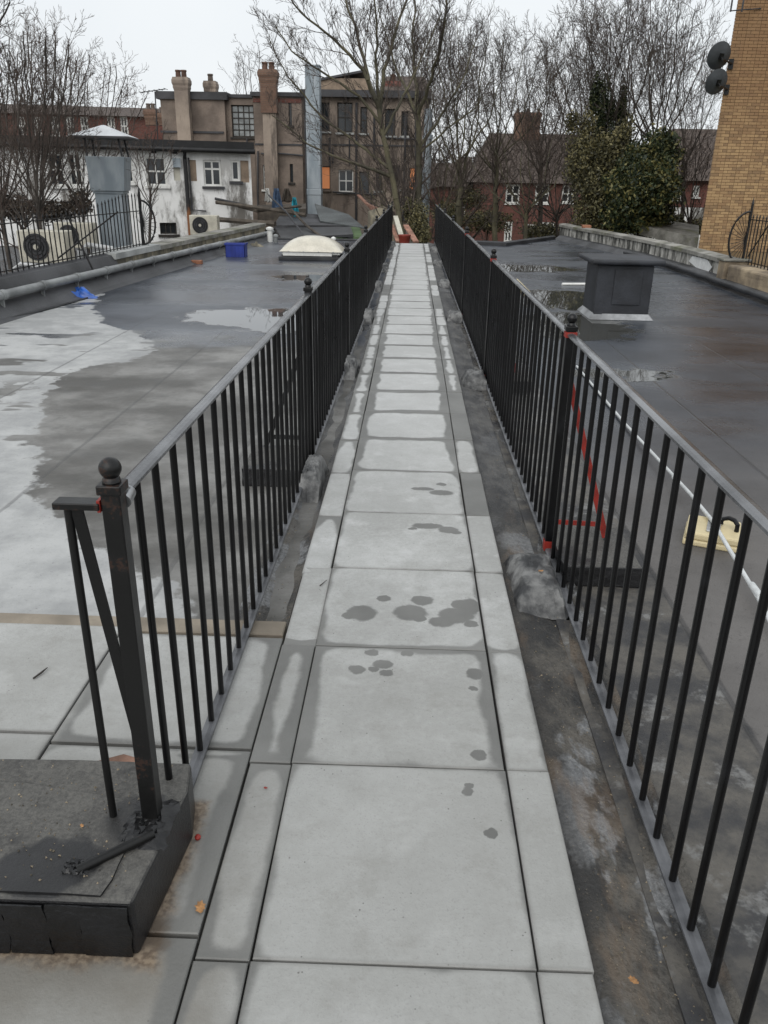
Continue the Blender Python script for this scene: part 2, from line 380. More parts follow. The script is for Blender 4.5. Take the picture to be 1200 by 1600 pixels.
M['black_old'] = material('weathered_black_paint', paint_fn((.006,.006,.006), .38, .2))
M['rail'] = material('sky_sheen_handrail', lambda: (lambda P: dict(color=mixc(sstep(noise(P[0], 5, 5), .35, .65), (.10,.103,.11), (.20,.205,.215)), rough=.22, metal=.5, spec=.7, bump=noise(P[0], 60, 3), bd=.001))(pos()))  # sky reflection on the black top rail put into its grey colour
M['railbot'] = material('grey_flat_bar', lambda: (lambda P: dict(color=mixc(sstep(noise(P[0], 9, 5), .35, .65), (.05,.052,.057), (.13,.133,.142)), rough=.4, metal=.2, spec=.6, bump=noise(P[0], 60, 3), bd=.001))(pos()))
M['red'] = rough_mat('red_oxide_primer', (.27,.022,.014), .25, 20, .55, .001)
M['bolt'] = rough_mat('galvanised', (.45,.46,.47), .2, 20, .35, .001, metal=.7)
M['tan'] = rough_mat('tan_edging', (.25,.215,.17), .2, 5, .85, .003)
M['under'] = rough_mat('dark_bedding', (.05,.045,.04), .3, 6, .95)

# ------------------------------------------------------------------ ground, building under the roof
MB().add([(-700,-300,-3.5),(700,-300,-3.5),(700,1200,-3.5),(-700,1200,-3.5)], [(0,1,2,3)])
def ground_fn():
    P, x, y, z = pos(); a = noise(P, .25, 5); b = noise(P, 3, 5)
    return dict(color=mixc(sstep(a, .4, .6), mixc(b, (.05,.05,.03), (.10,.085,.06)), (.06,.075,.03)), rough=.95, bump=b, bd=.1)
M['ground'] = material('winter_ground', ground_fn)
g = MB().add([(-900,-300,-3.5),(900,-300,-3.5),(900,1500,-3.5),(-900,1500,-3.5)], [(0,1,2,3)]).build('ground', M['ground']); tag(g, kind='structure')

LP = [(-4.95,-2),(-4.78,5),(-4.56,8.85),(-4.27,13.3),(-4.02,16.9),(-3.72,20.9),(-3.62,22.6)]
RP = [(4.85,-2),(4.95,5),(5.02,11.6),(5.1,16.2),(4.98,19.),(4.15,24.8)]
def brick_wall_fn(c1, c2, mortar, var=.5, sc=1.0, stain=None, bump=.012):
    def fn():
        g = S.nt.nodes.new('ShaderNodeNewGeometry'); sn = S.nt.nodes.new('ShaderNodeSeparateXYZ'); S.nt.links.new(g.outputs['True Normal'], sn.inputs[0])
        P, x, y, z = pos(); u = y*S(sn.outputs[0]) - x*S(sn.outputs[1])
        bt = S.nt.nodes.new('ShaderNodeTexBrick'); bt.inputs['Scale'].default_value = 1
        bt.inputs['Brick Width'].default_value = .225*sc; bt.inputs['Row Height'].default_value = .075*sc; bt.inputs['Mortar Size'].default_value = .006*sc
        bt.inputs['Color1'].default_value = (*c1, 1); bt.inputs['Color2'].default_value = (*c2, 1); bt.inputs['Mortar'].default_value = (*mortar, 1)
        S.nt.links.new(vec(u, z, 0.0).k, bt.inputs['Vector'])
        a = noise(P, .5, 5); b = noise(P, 9, 4)
        colr = mixc(sstep(b, .35, .75)*.4, S(bt.outputs[0]), tuple(q*.4 for q in c1))
        colr = mixc(sstep(a, .42, .7)*var, colr, tuple(q*.45 for q in c1) if stain is None else stain)
        return dict(color=colr, rough=.9, bump=1.0 - S(bt.outputs['Fac']) + b*.3, bd=bump)
    return fn
M['brick_red'] = material('red_brick', brick_wall_fn((.20,.07,.053),(.14,.052,.04),(.17,.14,.125)))
M['brick_dirty'] = material('dirty_brick', brick_wall_fn((.22,.13,.09),(.16,.09,.065),(.18,.15,.12)))
bld = MB().prism([(-5.3,-3)] + [(5.6,-3),(5.6,16),(5.2,20),(4.2,24.6),(2.3,21.55),(0.6,22.3),(-3.5,22.5),(-4.8,16),(-5.3,6)], -3.5, -.075).build('flat_roofed_building', M['brick_dirty'])
tag(bld, 'brick building carrying the flat roofs under the railed walkway', 'building')
ZR = -.05
rl = MB().prism([(-.43,-2),(-.43,22.5)] + list(reversed(LP)), -.0725, ZR).build('left_flat_roof', M['roofL']); tag(rl, kind='structure')
rr = MB().prism([(.60,-2)] + RP + [(2.4,21.8),(.60,22.4)], -.0725, ZR).build('right_flat_roof', M['roofR']); tag(rr, kind='structure')
# gutter strips between slabs and rails : gently dished sheets
def gutter(name, x0, x1, y0, y1, dip=.012):
    n, mrow = 8, 120; vs = []; fs = []
    for j in range(mrow+1):
        y = y0 + (y1-y0)*j/mrow
        for i in range(n+1):
            t = i/n; z = ZR + .006 + .012*math.sin(t*math.pi*2.2+.6) + .004*math.sin(y*7+t*5) + .003*math.sin(y*17+t*9)
            vs.append((x0 + (x1-x0)*t, y, z))
    for j in range(mrow):
        for i in range(n):
            a = j*(n+1)+i; fs.append((a, a+1, a+n+2, a+n+1))
    o = MB().add(vs, fs).build(name, M['gutter'], smooth=True); return tag(o, kind='structure')
gutter('right_felt_gutter', .40, .72, 0, 22.2)
gutter('left_felt_gutter', -.63, -.40, 2.56, 22.2)

# ------------------------------------------------------------------ walkway slabs
walk = MB().box(-.425, .425, -.5, 21.45, -.0735, -.035).build('walkway', M['under']); tag(walk, kind='structure')
PITCH = .612; Y0 = 1.176 - 3*PITCH
rng = random.Random(3)
def slab_mesh(name, hx, hy, mat):
    mb = MB(); mb.bevbox(-hx, hx, -hy, hy, -.036, 0, .0025)
    me = bpy.data.meshes.new(name); me.from_pydata(mb.v, [], mb.f); me.materials.append(mat); return me
ms, mt = slab_mesh('paving_slab', .298, .3035, M['slab']), slab_mesh('edge_slab', .0575, .3035, M['strip'])
def place(name, me, parent, x, y, z, rz=0):
    o = bpy.data.objects.new(name, me); col.objects.link(o); o.parent = parent
    o.location = Vector((x, y, z)) - ORG.get(parent.name, Vector((0,0,0))); o.rotation_euler = (rng.uniform(-.0025,.0025), rng.uniform(-.0025,.0025), rz); return o
for k in range(37):
    y = Y0 + PITCH*(k + .5)
    if y > 21.5: break
    place('paving_slab', ms, walk, .003 + rng.uniform(-.002,.002), y, rng.uniform(-.001,.0015), rng.uniform(-.002,.002))
    place('edge_slab', mt, walk, .3635 + rng.uniform(-.002,.003), y + rng.uniform(-.004,.004), rng.uniform(-.002,.001), rng.uniform(-.004,.004))
    place('edge_slab', mt, walk, -.3565 + rng.uniform(-.003,.002), y + rng.uniform(-.004,.004) - (.004 if k < 6 else .06), rng.uniform(-.002,.001), rng.uniform(-.004,.004))
# terrace slabs on the left
terr = MB().box(-3.2, -.42, -.5, 2.46, -.0485, -.035).build('left_terrace', M['under']); tag(terr, kind='structure')
mr = slab_mesh('terrace_slab', .292, .3, M['terr'])
for i in range(4):
    for k in range(4):
        place('terrace_slab', mr, terr, -.7125 - i*.59, 2.145 - k*PITCH + (0 if i == 0 else .04), rng.uniform(-.002,.001), rng.uniform(-.003,.003))
tn = MB().bevbox(-5.0, -.425, 2.47, 2.565, -.0485, -.004, .004).build('tan_edging_strip', M['tan'], terr)

# ------------------------------------------------------------------ railings
def lerp(a, b, t): return a + (b-a)*t
def rail_x(side, y):
    t = (y - 1.3)/20.
    return lerp(-.560, -.502, t) if side < 0 else lerp(.662, .608, t)
def rail_zt(side, y): return lerp(.945, .915, y/21) if side < 0 else lerp(.955, .91, y/21)
def rail_zb(side, y): return .013 if side < 0 else -.012
BAL_R = .0090
bal_me = None
def railing(side, name, label, y0, y1, posts, ends_black=False):
    t = thing(name, label, 'railing', (rail_x(side, y0), y0, ZR))
    N = 12; ys = [lerp(y0, y1, i/N) for i in range(N+1)]; yb_ = [lerp(1.60 if side < 0 else y0, y1, i/N) for i in range(N+1)]
    mb = MB()
    prof = [(-.017,-.006),(.017,-.006),(.017,.001),(.010,.0045),(0,.006),(-.010,.0045),(-.017,.001)]
    for (zz, nm, mt_) in ((rail_zt, 'top_rail', M['rail']), (rail_zb, 'bottom_rail', M['railbot'])):
        mb = MB(); vs = []; n = len(prof)
        for y in (ys if nm == 'top_rail' else yb_): vs += [(rail_x(side,y)+o, y, zz(side,y)+h) for o, h in prof]
        fs = []
        for i in range(N):
            for k in range(n):
                k2 = (k+1)%n; fs.append((i*n+k, i*n+k2, (i+1)*n+k2, (i+1)*n+k))
        fs += [tuple(reversed(range(n))), tuple(range(N*n, N*n+n))]
        mb.add(vs, fs).build(nm, mt_, t)
    # balusters share one mesh
    mb = MB().tube([(0,0,0),(0,0,1)], BAL_R, 10, cap=False)
    me = bpy.data.meshes.new('baluster'); me.from_pydata(mb.v, [], mb.f); me.materials.append(M['black'])
    for p in me.polygons: p.use_smooth = True
    o = ORG[t.name]; y = y0 + .13; pp = .134
    while y < y1 - .05:
        if min(abs(y - q) for q in posts) > .035:
            zb, zt = rail_zb(side,y), rail_zt(side,y)
            if side < 0 and y < 1.59: zb = .135
            b = bpy.data.objects.new('baluster', me); col.objects.link(b); b.parent = t
            b.location = Vector((rail_x(side,y), y, zb)) - o; b.scale = (1, 1, zt - zb - .004); b.rotation_euler = (rng.gauss(0,.0022), rng.gauss(0,.0022), rng.uniform(0,3))
        y += pp
    return t
LPOST = [1.41, 4.42, 7.05, 9.8, 12.6, 15.4, 18.2, 20.9]
RPOST = [.10, 3.30, 6.60, 9.85, 13.1, 16.4, 19.6]
def post(parent, side, y, foot, collar_red=False, foot_red=False, mat=None, size=.038, rise=.025):
    x = rail_x(side, y); zt = rail_zt(side, y) + rise; h = size/2; mat = mat or M['black']
    p = MB().box(x-h, x+h, y-h, y+h, foot, zt).build('post', mat, parent, bevel=.003)
    MB().box(x-h-.005, x+h+.005, y-h-.005, y+h+.005, zt-.012, zt+.008).build('collar', mat, p, bevel=.003)
    r = .0215; prof = [(.018, .010), (.016, .018)] + [(r*math.cos(a), .018 + r*.85 + r*math.sin(a)) for a in [R(q) for q in range(-50, 91, 14)]]
    MB().lathe((x, y, zt), prof, 20).build('ball_finial', mat, p, smooth=True)
    if collar_red: MB().box(x-h-.004, x+h+.004, y-h-.004, y+h+.004, zt-.038, zt-.016).build('primer_band', M['red'], p)
    if foot_red: tag(MB().box(x-h-.003, x+h+.003, y-h-.003, y+h+.003, foot, foot+.045).build('primer_foot', M['red'], p), 'post foot left in red primer')
    return p
rl_t = railing(-1, 'metal_railing', 'black metal railing along the left side of the walkway, ending in a ball-topped post', 1.41, 21.1, LPOST)
rr_t = railing(1, 'metal_railing', 'black metal railing right of the walkway, with red primer on its posts and stays', .10, 22.3, RPOST)
for i, y in enumerate(LPOST):
    post(rl_t, -1, y, .13 if i == 0 else -.02, mat=M['black_old'] if i == 0 else None)
for i, y in enumerate(RPOST):
    post(rr_t, 1, y, -.02, i in (1, 2, 3), i in (1, 2, 3))
# left end: stub bar with its own upright, diagonal and short stay, bolted bracket
xe = rail_x(-1, 1.41)
MB().box(xe-.112, xe-.022, 1.385, 1.422, .925, .939).build('stub_rail', M['black_old'], rl_t, bevel=.002)
MB().tube([(xe-.090, 1.405, .925), (xe-.090, 1.405, .145)], .0085, 12).build('stay_upright', M['black_old'], rl_t, smooth=True)
MB().bar((xe-.073, 1.405, .924), (xe-.014, 1.415, .38), .022, .007).build('diagonal_stay', M['black_old'], rl_t)
fa, fb = on_z(240, 1302, .165), on_z(120, 1360, .160)
MB().tube([fa, fb], .0105, 12).build('foot_stay', M['black_old'], rl_t, smooth=True)
tag(MB().box(xe-.027, xe-.021, 1.39, 1.425, .920, .944).build('primer_patch', M['red'], rl_t), 'small patch of red primer')
MB().tube([(xe+.008, 1.432, .928), (xe+.008, 1.465, .936)], .017, 14).build('rail_bracket', M['bolt'], rl_t, smooth=True)
MB().lathe((xe+.014, 1.445, .950), [(.008,0),(.008,.005),(.005,.008)], 8).build('bolt', M['bolt'], rl_t)
# stays behind posts
for i in (1, 2, 3, 4):
    y = LPOST[i]; x = rail_x(-1, y)
    MB().bar((x-.01, y+.01, .72), (x-.27, y+.02, .055), .012, .026).build('diagonal_stay', M['black'], rl_t)
    MB().bar((x-.01, y+.01, .12), (x-.25, y+.015, .12), .007, .026).build('cross_stay', M['black'], rl_t)
for i in (1, 2, 3, 4):
    y = RPOST[i]; x = rail_x(1, y); mt_ = M['red'] if i < 3 else M['black']
    MB().bar((x+.012, y+.03, .78), (x+.245, y-.02, .055), .012, .028).build('diagonal_stay', mt_, rr_t)
    MB().bar((x+.02, y, .115), (x+.225, y-.015, .115), .006, .022).build('cross_stay', mt_, rr_t)
    MB().tube([(x+.245, y-.02, .03), (x+.25, y-.02, .075)], .008, 8).build('bolt', M['black'], rr_t)

# ------------------------------------------------------------------ felt wrapped plinths
def lump(c, hx, hy, h, seed, res=14, taper=.78, jag=.0065):
    r_ = random.Random(seed); ph = [r_.uniform(0, 6.28) for _ in range(8)]
    vs = []; fs = []; n = res
    def wob(a, b): return jag*(math.sin(a*23+ph[0]+b*9)+math.sin(b*31+ph[1]+a*14)*.7+math.sin((a+b)*47+ph[2])*.4)
    for j in range(n+1):
        for i in range(n+1):
            u = i/n*2-1; v = j/n*2-1
            d = max(abs(u), abs(v)); edge = 1 - d**6
            k = taper + (1-taper)*d**3
            z = h*(1 if d < .55 else max(0, 1-((d-.55)/.45)**2.6))
            x = u*hx*(k if d < 1 else 1.04); y = v*hy*(k if d < 1 else 1.04)
            vs.append((c[0]+x+wob(u, v)*.6*(d > .3), c[1]+y+wob(v, u)*.6, c[2]+z+wob(u+1, v)*edge*.5 + r_.uniform(-.002,.002)*edge))
    for j in range(n):
        for i in range(n):
            a = j*(n+1)+i; fs.append((a, a+1, a+n+2, a+n+1))
    return MB().add(vs, fs)
ords = ['first', 'second', 'third', 'fourth', 'fifth', 'sixth', 'seventh']
def felt_block(name, parent, x0, x1, y0, y1, z0, z1, seed, mat=None, b=.008):
    r_ = random.Random(seed); nx, ny = 10, 10; vs = []; fs = []
    # box with slightly wavy faces
    m = MB().box(x0, x1, y0, y1, z0, z1); o = m.build(name, mat or M['felt'], parent)
    sb = o.modifiers.new('sub', 'SUBSURF'); sb.subdivision_type = 'SIMPLE'; sb.levels = sb.render_levels = 4
    bv = o.modifiers.new('bevel', 'BEVEL'); bv.width = b; bv.segments = 2; bv.limit_method = 'ANGLE'
    tx = bpy.data.textures.get('wob') or bpy.data.textures.new('wob', 'CLOUDS'); tx.noise_scale = .09
    dm = o.modifiers.new('disp', 'DISPLACE'); dm.texture = tx; dm.strength = .016; dm.mid_level = .5; dm.texture_coords = 'GLOBAL'
    return o
for i, y in enumerate(RPOST[1:]):
    x = rail_x(1, y); dy = -.18 if i == 0 else -.02
    t = thing('felt_plinth', f'black felt-wrapped plinth under the {ords[i]} post of the right railing counted from the camera', 'plinth', (x, y, ZR), 'felt plinths under the right railing posts')
    felt_block('outer_block', t, x+.012, x+.34, y-.30, y+.12, ZR, .045, i)
    lump((x-.105 + (.01 if i else 0), y-.33 if i == 0 else y-.08, ZR), .105, .24 if i == 0 else .17, .098 if i == 0 else .115, 20+i).build('inner_upstand', M['felt_old'], t, smooth=True)
for i, y in enumerate(LPOST[1:]):
    x = rail_x(-1, y)
    t = thing('felt_plinth', f'black felt-wrapped plinth under the {ords[i]} post beyond the end post of the left railing', 'plinth', (x, y, ZR), 'felt plinths under the left railing posts')
    felt_block('outer_block', t, x-.34, x-.012, y-.36, y+.06, ZR, .055, 40+i)
    lump((x+.045, y-.32 if i == 0 else y-.2, ZR), .062, .24, .135, 60+i, taper=.82).build('inner_upstand', M['felt_old'], t, smooth=True)
# big block at the left end post
t = thing('felt_plinth', 'large black felt-clad block with loose felt patch under the left end post', 'plinth', (-.85, 1.5, 0))
ob = MB().prism([(-1.45,1.172),(-.532,1.175),(-.502,1.50),(-.520,1.60),(-.80,1.60),(-1.10,1.59),(-1.40,1.59)], -.003, .150).build('block', M['felt'], t)
bv = ob.modifiers.new('bevel', 'BEVEL'); bv.width = .010; bv.segments = 3; bv.limit_method = 'ANGLE'
# felt lengths dressed down the front face, lapped unevenly
for k, (xa, xb) in enumerate([(-1.30,-1.02),(-1.025,-.91),(-.915,-.80),(-.802,-.712),(-.715,-.640),(-.642,-.540)]):
    y_ = 1.168 - .0022*(k % 2) - .001*(k % 3); mb = MB(); vs = []
    for j in range(5):
        for q in (xa, xb): vs.append((q + .004*math.sin(j*2.1+k*3+q*9), y_ - .003*math.sin(j*1.4+k) , .003 + .0345*j))
    mb.add(vs, [(2*j, 2*j+1, 2*j+3, 2*j+2) for j in range(4)]); o = mb.build('felt_strip', M['felt_black'], t)
    sm_ = o.modifiers.new('thick', 'SOLIDIFY'); sm_.thickness = .004
mb = MB(); rg = random.Random(2); outl = [(-1.40,1.186)] + [(-1.40+.80*i/12, 1.186+rg.uniform(-.002,.003)) for i in range(1,13)] + [(-.590+rg.uniform(-.003,.003), 1.19+.26*i/7) for i in range(1,8)] + [(-.9,1.50),(-1.40,1.49)]
mb.prism(outl, .1497, .1555).build('felt_cap_sheet', M['felt'], t)
lump((-.565, 1.39, .149), .055, .075, .014, 77, jag=.006).build('bitumen_dab', M['tar'], t, smooth=True)
pf = on_z(120, 1358, .15); lump((pf.x, pf.y, .151), .03, .022, .012, 78, jag=.004).build('bitumen_dab', M['tar'], t, smooth=True)

# broken slate piece behind the block, leaves, pebbles, berries
M['slate_red'] = rough_mat('terracotta', (.24,.135,.095), .25, 12, .85, .004)
tag(MB().prism([(-.90,1.66),(-.68,1.64),(-.67,1.72),(-.71,1.765),(-.77,1.785),(-.85,1.745)], .002, .012).build('broken_tile', M['slate_red']), 'piece of broken reddish terracotta tile lying behind the big felt block', 'tile')
M['leaf'] = rough_mat('dry_leaf', (.42,.22,.09), .3, 60, .8, .002)
def leaf(px, py, s, rz, z=.004, label='', mat=None):
    p = on_z(px, py, z); pts = [(0,-1),(.35,-.8),(.25,-.5),(.6,-.4),(.5,0),(.75,.3),(.4,.45),(.3,.9),(0,.8),(-.3,1),(-.35,.5),(-.7,.4),(-.45,0),(-.6,-.4),(-.3,-.6)]
    vs = [(p.x + s*(a*math.cos(rz)-b*math.sin(rz)), p.y + s*(a*math.sin(rz)+b*math.cos(rz)), z + s*.25*(a*a+b*b)*(.6+.4*math.sin(a*5))) for a, b in pts]
    vs.append((p.x, p.y, z+.001)); n = len(pts)
    return tag(MB().add(vs, [(i, (i+1) % n, n) for i in range(n)]).build('dead_leaf', mat or M['leaf']), label, 'leaf')
leaf(313, 1418, .018, .3, label='orange-brown dead leaf lying on the narrow paving left of the walkway')
leaf(415, 1231, .006, 1.3, label='tiny red leaf scrap on the edge slab near the left railing', mat=M['red'])
leaf(990, 1532, .012, .8, -.025, label='tan leaf scrap in the dirty felt gutter by the right railing')
leaf(128, 1290, .006, .8, .165, label='small yellow leaf scrap lying on the big felt block')
leaf(845, 892, .012, 1.8, .055, label='brown leaf on the felt plinth beside the first right-hand post')
p = on_z(309, 1308, .008); tag(MB().lathe((p.x,p.y,0), [(.001,0),(.007,.004),(.008,.009),(.005,.014),(.001,.016)], 10).build('red_berry', M['red'], smooth=True), 'red berry on the dirt beside the big felt block', 'berry')
M['twig'] = rough_mat('twig', (.04,.035,.03), .2, 30)
a = on_z(52, 1060, .006); b = on_z(74, 1043, .008); tag(MB().tube([a, (a+b)/2+Vector((.004,0,.002)), b], [.003,.0035,.0015], 6).build('twig', M['twig']), 'short dark twig on the pale terrace slab', 'twig')
a = on_z(500, 915, .004); b = on_z(511, 906, .005); tag(MB().tube([a, b], [.0025,.001], 5).build('twig', M['twig']), 'tiny dark twig on the left edge slab of the walkway', 'twig')
# gutter grit (uncountable)
mb = MB(); r_ = random.Random(5)
for k in range(1500):
    if r_.random() < .62: x = r_.uniform(.428, .64); y = 1.0 + 9*r_.random()**1.8
    elif r_.random() < .5: x = r_.uniform(-.565, -.42); y = 2.6 + 8*r_.random()**1.6
    else: x = r_.uniform(-1.2, -.56); y = r_.uniform(1.19, 1.58)
    z = .156 if (x < -.55 and y < 1.6) else ZR + .012
    s = r_.uniform(.0012, .0034); s2 = s*r_.uniform(.5,1.6); a = r_.uniform(0, 3.1); ca, sa = math.cos(a)*s2, math.sin(a)*s
    mb.add([(x-ca,y-sa,z),(x+sa,y-ca,z),(x+ca,y+sa,z),(x,y,z+s*1.3)], [(0,1,3),(1,2,3),(2,0,3)])
M['grit'] = material('grit', lambda: dict(color=mixc(irand(), (.05,.045,.035), (.33,.27,.19)), rough=.95))
tag(mb.build('grit', M['grit']), kind='stuff')
# ------------------------------------------------------------------ left roof furniture
def off_path(path, o):
    out = []
    for i, (x, y) in enumerate(path):
        a = Vector(path[max(i-1,0)]); b = Vector(path[min(i+1,len(path)-1)]); d = (b-a).normalized()
        out.append((x - d.y*o, y + d.x*o))
    return out
def at_y(path, y):
    for (x0,y0),(x1,y1) in zip(path, path[1:]):
        if y0 <= y <= y1: return x0 + (x1-x0)*(y-y0)/(y1-y0)
    return path[-1][0] if y > path[-1][1] else path[0][0]
def clip(path, ya, yb):
    return [(at_y(path, ya), ya)] + [p for p in path if ya < p[1] < yb] + [(at_y(path, yb), yb)]
def fine(path, step=.5):
    ya, yb = path[0][1], path[-1][1]; n = max(2, int((yb-ya)/step)); return [(at_y(path, ya+(yb-ya)*i/n), ya+(yb-ya)*i/n) for i in range(n+1)]
tag(MB().sweep(fine(LP), [(-.02,ZR+.002),(.06,ZR+.03),(.22,.13),(.34,.14),(.34,-.3),(0,-.3)]).build('left_felt_upstand', M['felt_grey']), 'dark felt upstand at the left edge of the left roof', 'upstand')
M['mossy'] = material('mossy_concrete', lambda: (lambda P, a, b: dict(color=mixc(sstep(b, .5, .66)*.75, mixc(sstep(a, .35, .68), (.13,.125,.11), (.33,.32,.29)), (.10,.105,.045)), rough=.92, bump=noise(P, 30, 4), bd=.01))(pos()[0], noise(pos()[0], 1.7, 6, .65), noise(pos()[0], 1.1, 5, .7)))
M['conc'] = rough_mat('grey_stone_coping', (.40,.41,.40), .2, 3, .85, .004)
M['render_dirty'] = material('stained_render', lambda: (lambda P, x, y, z: dict(color=mixc(sstep(noise(vec(x*1.0, y*1.6, z*.35), 2.6, 6, .7), .42, .60), mixc(sstep(noise(P, 9, 5), .3, .7), (.33,.32,.29), (.55,.54,.50)), (.045,.045,.04)), rough=.9, bump=noise(P, 18, 5), bd=.01))(*pos()))
M['plaster_tan'] = material('tan_render', lambda: (lambda P, x, y, z: dict(color=mixc(sstep(noise(vec(x, y, z*.4), 2.2, 6, .7), .38, .62), (.36,.32,.23), (.13,.12,.095)), rough=.9, bump=noise(P, 20, 4), bd=.008))(*pos()))
# near: felt covered parapet
tag(MB().sweep(fine(clip(off_path(LP, .38), 2, 13.0)), [(-.10,.06),(-.03,.24),(.03,.33),(.16,.36),(.30,.33),(.34,-.6),(0,-.6)]).build('felt_parapet', M['felt_grey'], smooth=True), 'low parapet wrapped in dark grey felt beneath the spiked fence on the left', 'parapet')
t = thing('stone_parapet', 'short cream block wall with pale stone cap beside the left spiked fence', 'parapet', (-4.75, 13.9, ZR))
MB().sweep(clip(off_path(LP, .40), 13.0, 14.9), [(-.02,-.1),(-.02,.27),(.28,.27),(.28,-.6),(0,-.6)]).build('wall', M['plaster_tan'], t)
MB().sweep(clip(off_path(LP, .40), 12.96, 14.9), [(-.06,.27),(-.06,.36),(.32,.37),(.32,.27)]).build('coping_stone', M['conc'], t)
t = thing('concrete_parapet', 'long stained concrete parapet with mossy coping along the far left roof edge', 'parapet', (-4.4, 18, ZR))
MB().sweep(fine(clip(off_path(LP, .40), 14.93, 23.0)), [(0,-.1),(0,.26),(.26,.26),(.26,-.9),(0,-.9)]).build('wall', M['plaster_tan'], t)
yy = 14.93
while yy < 22.9:
    y2 = min(23.0, yy + 1.0); MB().sweep(clip(off_path(LP, .40), yy, y2-.008), [(-.05,.26),(-.05,.335),(.31,.345),(.31,.26)]).build('coping_stone', M['mossy'], t); yy = y2
# pipe
M['pipe'] = rough_mat('grey_plastic_pipe', (.24,.25,.25), .25, 3, .45, .002)
t = thing('soil_pipe', 'grey drain pipe with collars running along the left roof edge', 'pipe', (-4.7, 10, .2))
pp = [(x, y, lerp(.205, .12, (y-9)/14)) for x, y in fine(clip(off_path(LP, .17), 4, 22.9), 1.0)]
MB().tube(pp, .052, 14).build('pipe_run', M['pipe'], t, smooth=True)
k = 4.5
lpo = off_path(LP, .17)
while k < 22.5:
    z = lerp(.205, .12, (k-9)/14); MB().tube([(at_y(lpo, k), k, z), (at_y(lpo, k+.09), k+.09, z)], .062, 14).build('pipe_collar', M['pipe'], t, smooth=True)
    MB().box(at_y(lpo,k)-.02, at_y(lpo,k)+.02, k+.02, k+.05, ZR, z-.05).build('bracket', M['pipe'], t); k += .95

def grid_fence(name, label, A, B, zb, zt, pitch, tall=None, extra=None, r=.009):
    A, B = Vector(A), Vector(B); L = (B-A).length; t = thing(name, label, 'fence', (A.x, A.y, zb)); d = (B-A)/L
    MB().bar((A.x,A.y,zb+.03), (B.x,B.y,zb+.03), .03, .012).build('lower_rail', M['black_old'], t)
    MB().bar((A.x,A.y,zt-.09), (B.x,B.y,zt-.09), .03, .012).build('upper_rail', M['black_old'], t)
    n = int(L/pitch)
    for i in range(n+1):
        p = A + d*(i*pitch); h = zt + (tall(i*pitch) if tall else 0); j = random.uniform(-.006,.006)
        MB().tube([(p.x,p.y,zb-.02), (p.x+j,p.y+j,h-.06), (p.x+j,p.y+j,h-.05), (p.x+j,p.y+j,h)], [r, r, r*1.6, .001], 6).build('spiked_bar', M['black_old'], t)
    return t
lf = off_path(LP, .52)
ya, yb = 8.2, 14.6
ft = grid_fence('spiked_fence', 'old black iron spiked fence with a half-wheel end on the left parapet', (at_y(lf, ya), ya), (at_y(lf, yb), yb), .36, 1.02, .135, tall=lambda s: .0 if s < 4.0 else min(.20, (s-4.0)*.12))
def half_wheel(parent, P, dirv, zc, r, name='wheel_end', n=15):
    P = Vector(P); dv = Vector(dirv).normalized(); mb = MB(); arc = []
    for k in range(19):
        a = -math.pi/2 + math.pi*k/18; arc.append((P.x + dv.x*r*.62*math.cos(a), P.y + dv.y*r*.62*math.cos(a), zc + r*math.sin(a)))
    o = MB().tube(arc, .017, 8).build('wheel_rim', M['black_old'], parent, smooth=True)
    MB().tube([(P.x,P.y,zc-r-.05),(P.x,P.y,zc+r+.12),(P.x,P.y,zc+r+.22)], [.022,.022,.002], 8).build('end_post', M['black_old'], parent)
    for k in range(n):
        a = -math.pi/2*.93 + math.pi*.93*k/(n-1); L = r*1.12
        MB().tube([(P.x,P.y,zc-.02), (P.x + dv.x*L*.62*math.cos(a), P.y + dv.y*L*.62*math.cos(a), zc + L*math.sin(a))], [.006,.004], 5).build('spoke', M['black_old'], parent)
half_wheel(ft, (at_y(lf, yb), yb), (.97, .25), .74, .36)
MB().bar((at_y(lf,11.4)+.02, 11.4, .42), (at_y(lf,13.6)+.02, 13.6, .95), .012, .02).build('diagonal_brace', M['black_old'], ft)
MB().tube([(at_y(lf,11.9), 11.9, .95),(at_y(lf,11.9)+.12, 11.9, .6),(at_y(lf,11.9)+.32, 11.85, .15),(at_y(lf,11.9)+.30, 11.85, -.03)], .014, 6).build('bent_stay', M['black_old'], ft)

# skylight
M['dome'] = rough_mat('yellowed_acrylic_dome', (.66,.62,.52), .08, 6, .3, .001, coat=.3)
M['white'] = rough_mat('white_pvc', (.75,.75,.72), .06, 8, .45, .001)
cx, cy = -2.03, 17.35
t = thing('domed_skylight', 'domed cream plastic skylight on a black upstand on the left roof', 'skylight', (cx, cy, ZR))
MB().prism([(cx-.66,cy-.52),(cx+.64,cy-.52),(cx+.64,cy+.52),(cx-.66,cy+.52)], ZR, .02).add([], []).build('upstand', M['felt_dark'], t, bevel=.01)
MB().box(cx-.56, cx+.54, cy-.44, cy+.44, .02, .06).build('kerb', M['felt_dark'], t)
MB().box(cx-.575, cx+.42, cy-.472, cy-.445, .035, .108).build('white_frame', M['white'], t, bevel=.004)
MB().box(cx-.60, cx+.58, cy-.46+.02, cy+.48, .062, .115).build('frame', M['white'], t, bevel=.004)
vs = []; n = 20
for j in range(n+1):
    for i in range(n+1):
        u = i/n*2-1; v = j/n*2-1; h = max(0, (1-abs(u)**2.4))**.75*max(0, (1-abs(v)**2.4))**.75
        vs.append((cx-.01+u*.64, cy+v*.50, .118 + .285*h))
fs = [(j*(n+1)+i, j*(n+1)+i+1, (j+1)*(n+1)+i+1, (j+1)*(n+1)+i) for j in range(n) for i in range(n)]
MB().add(vs, fs).build('dome', M['dome'], t, smooth=True)
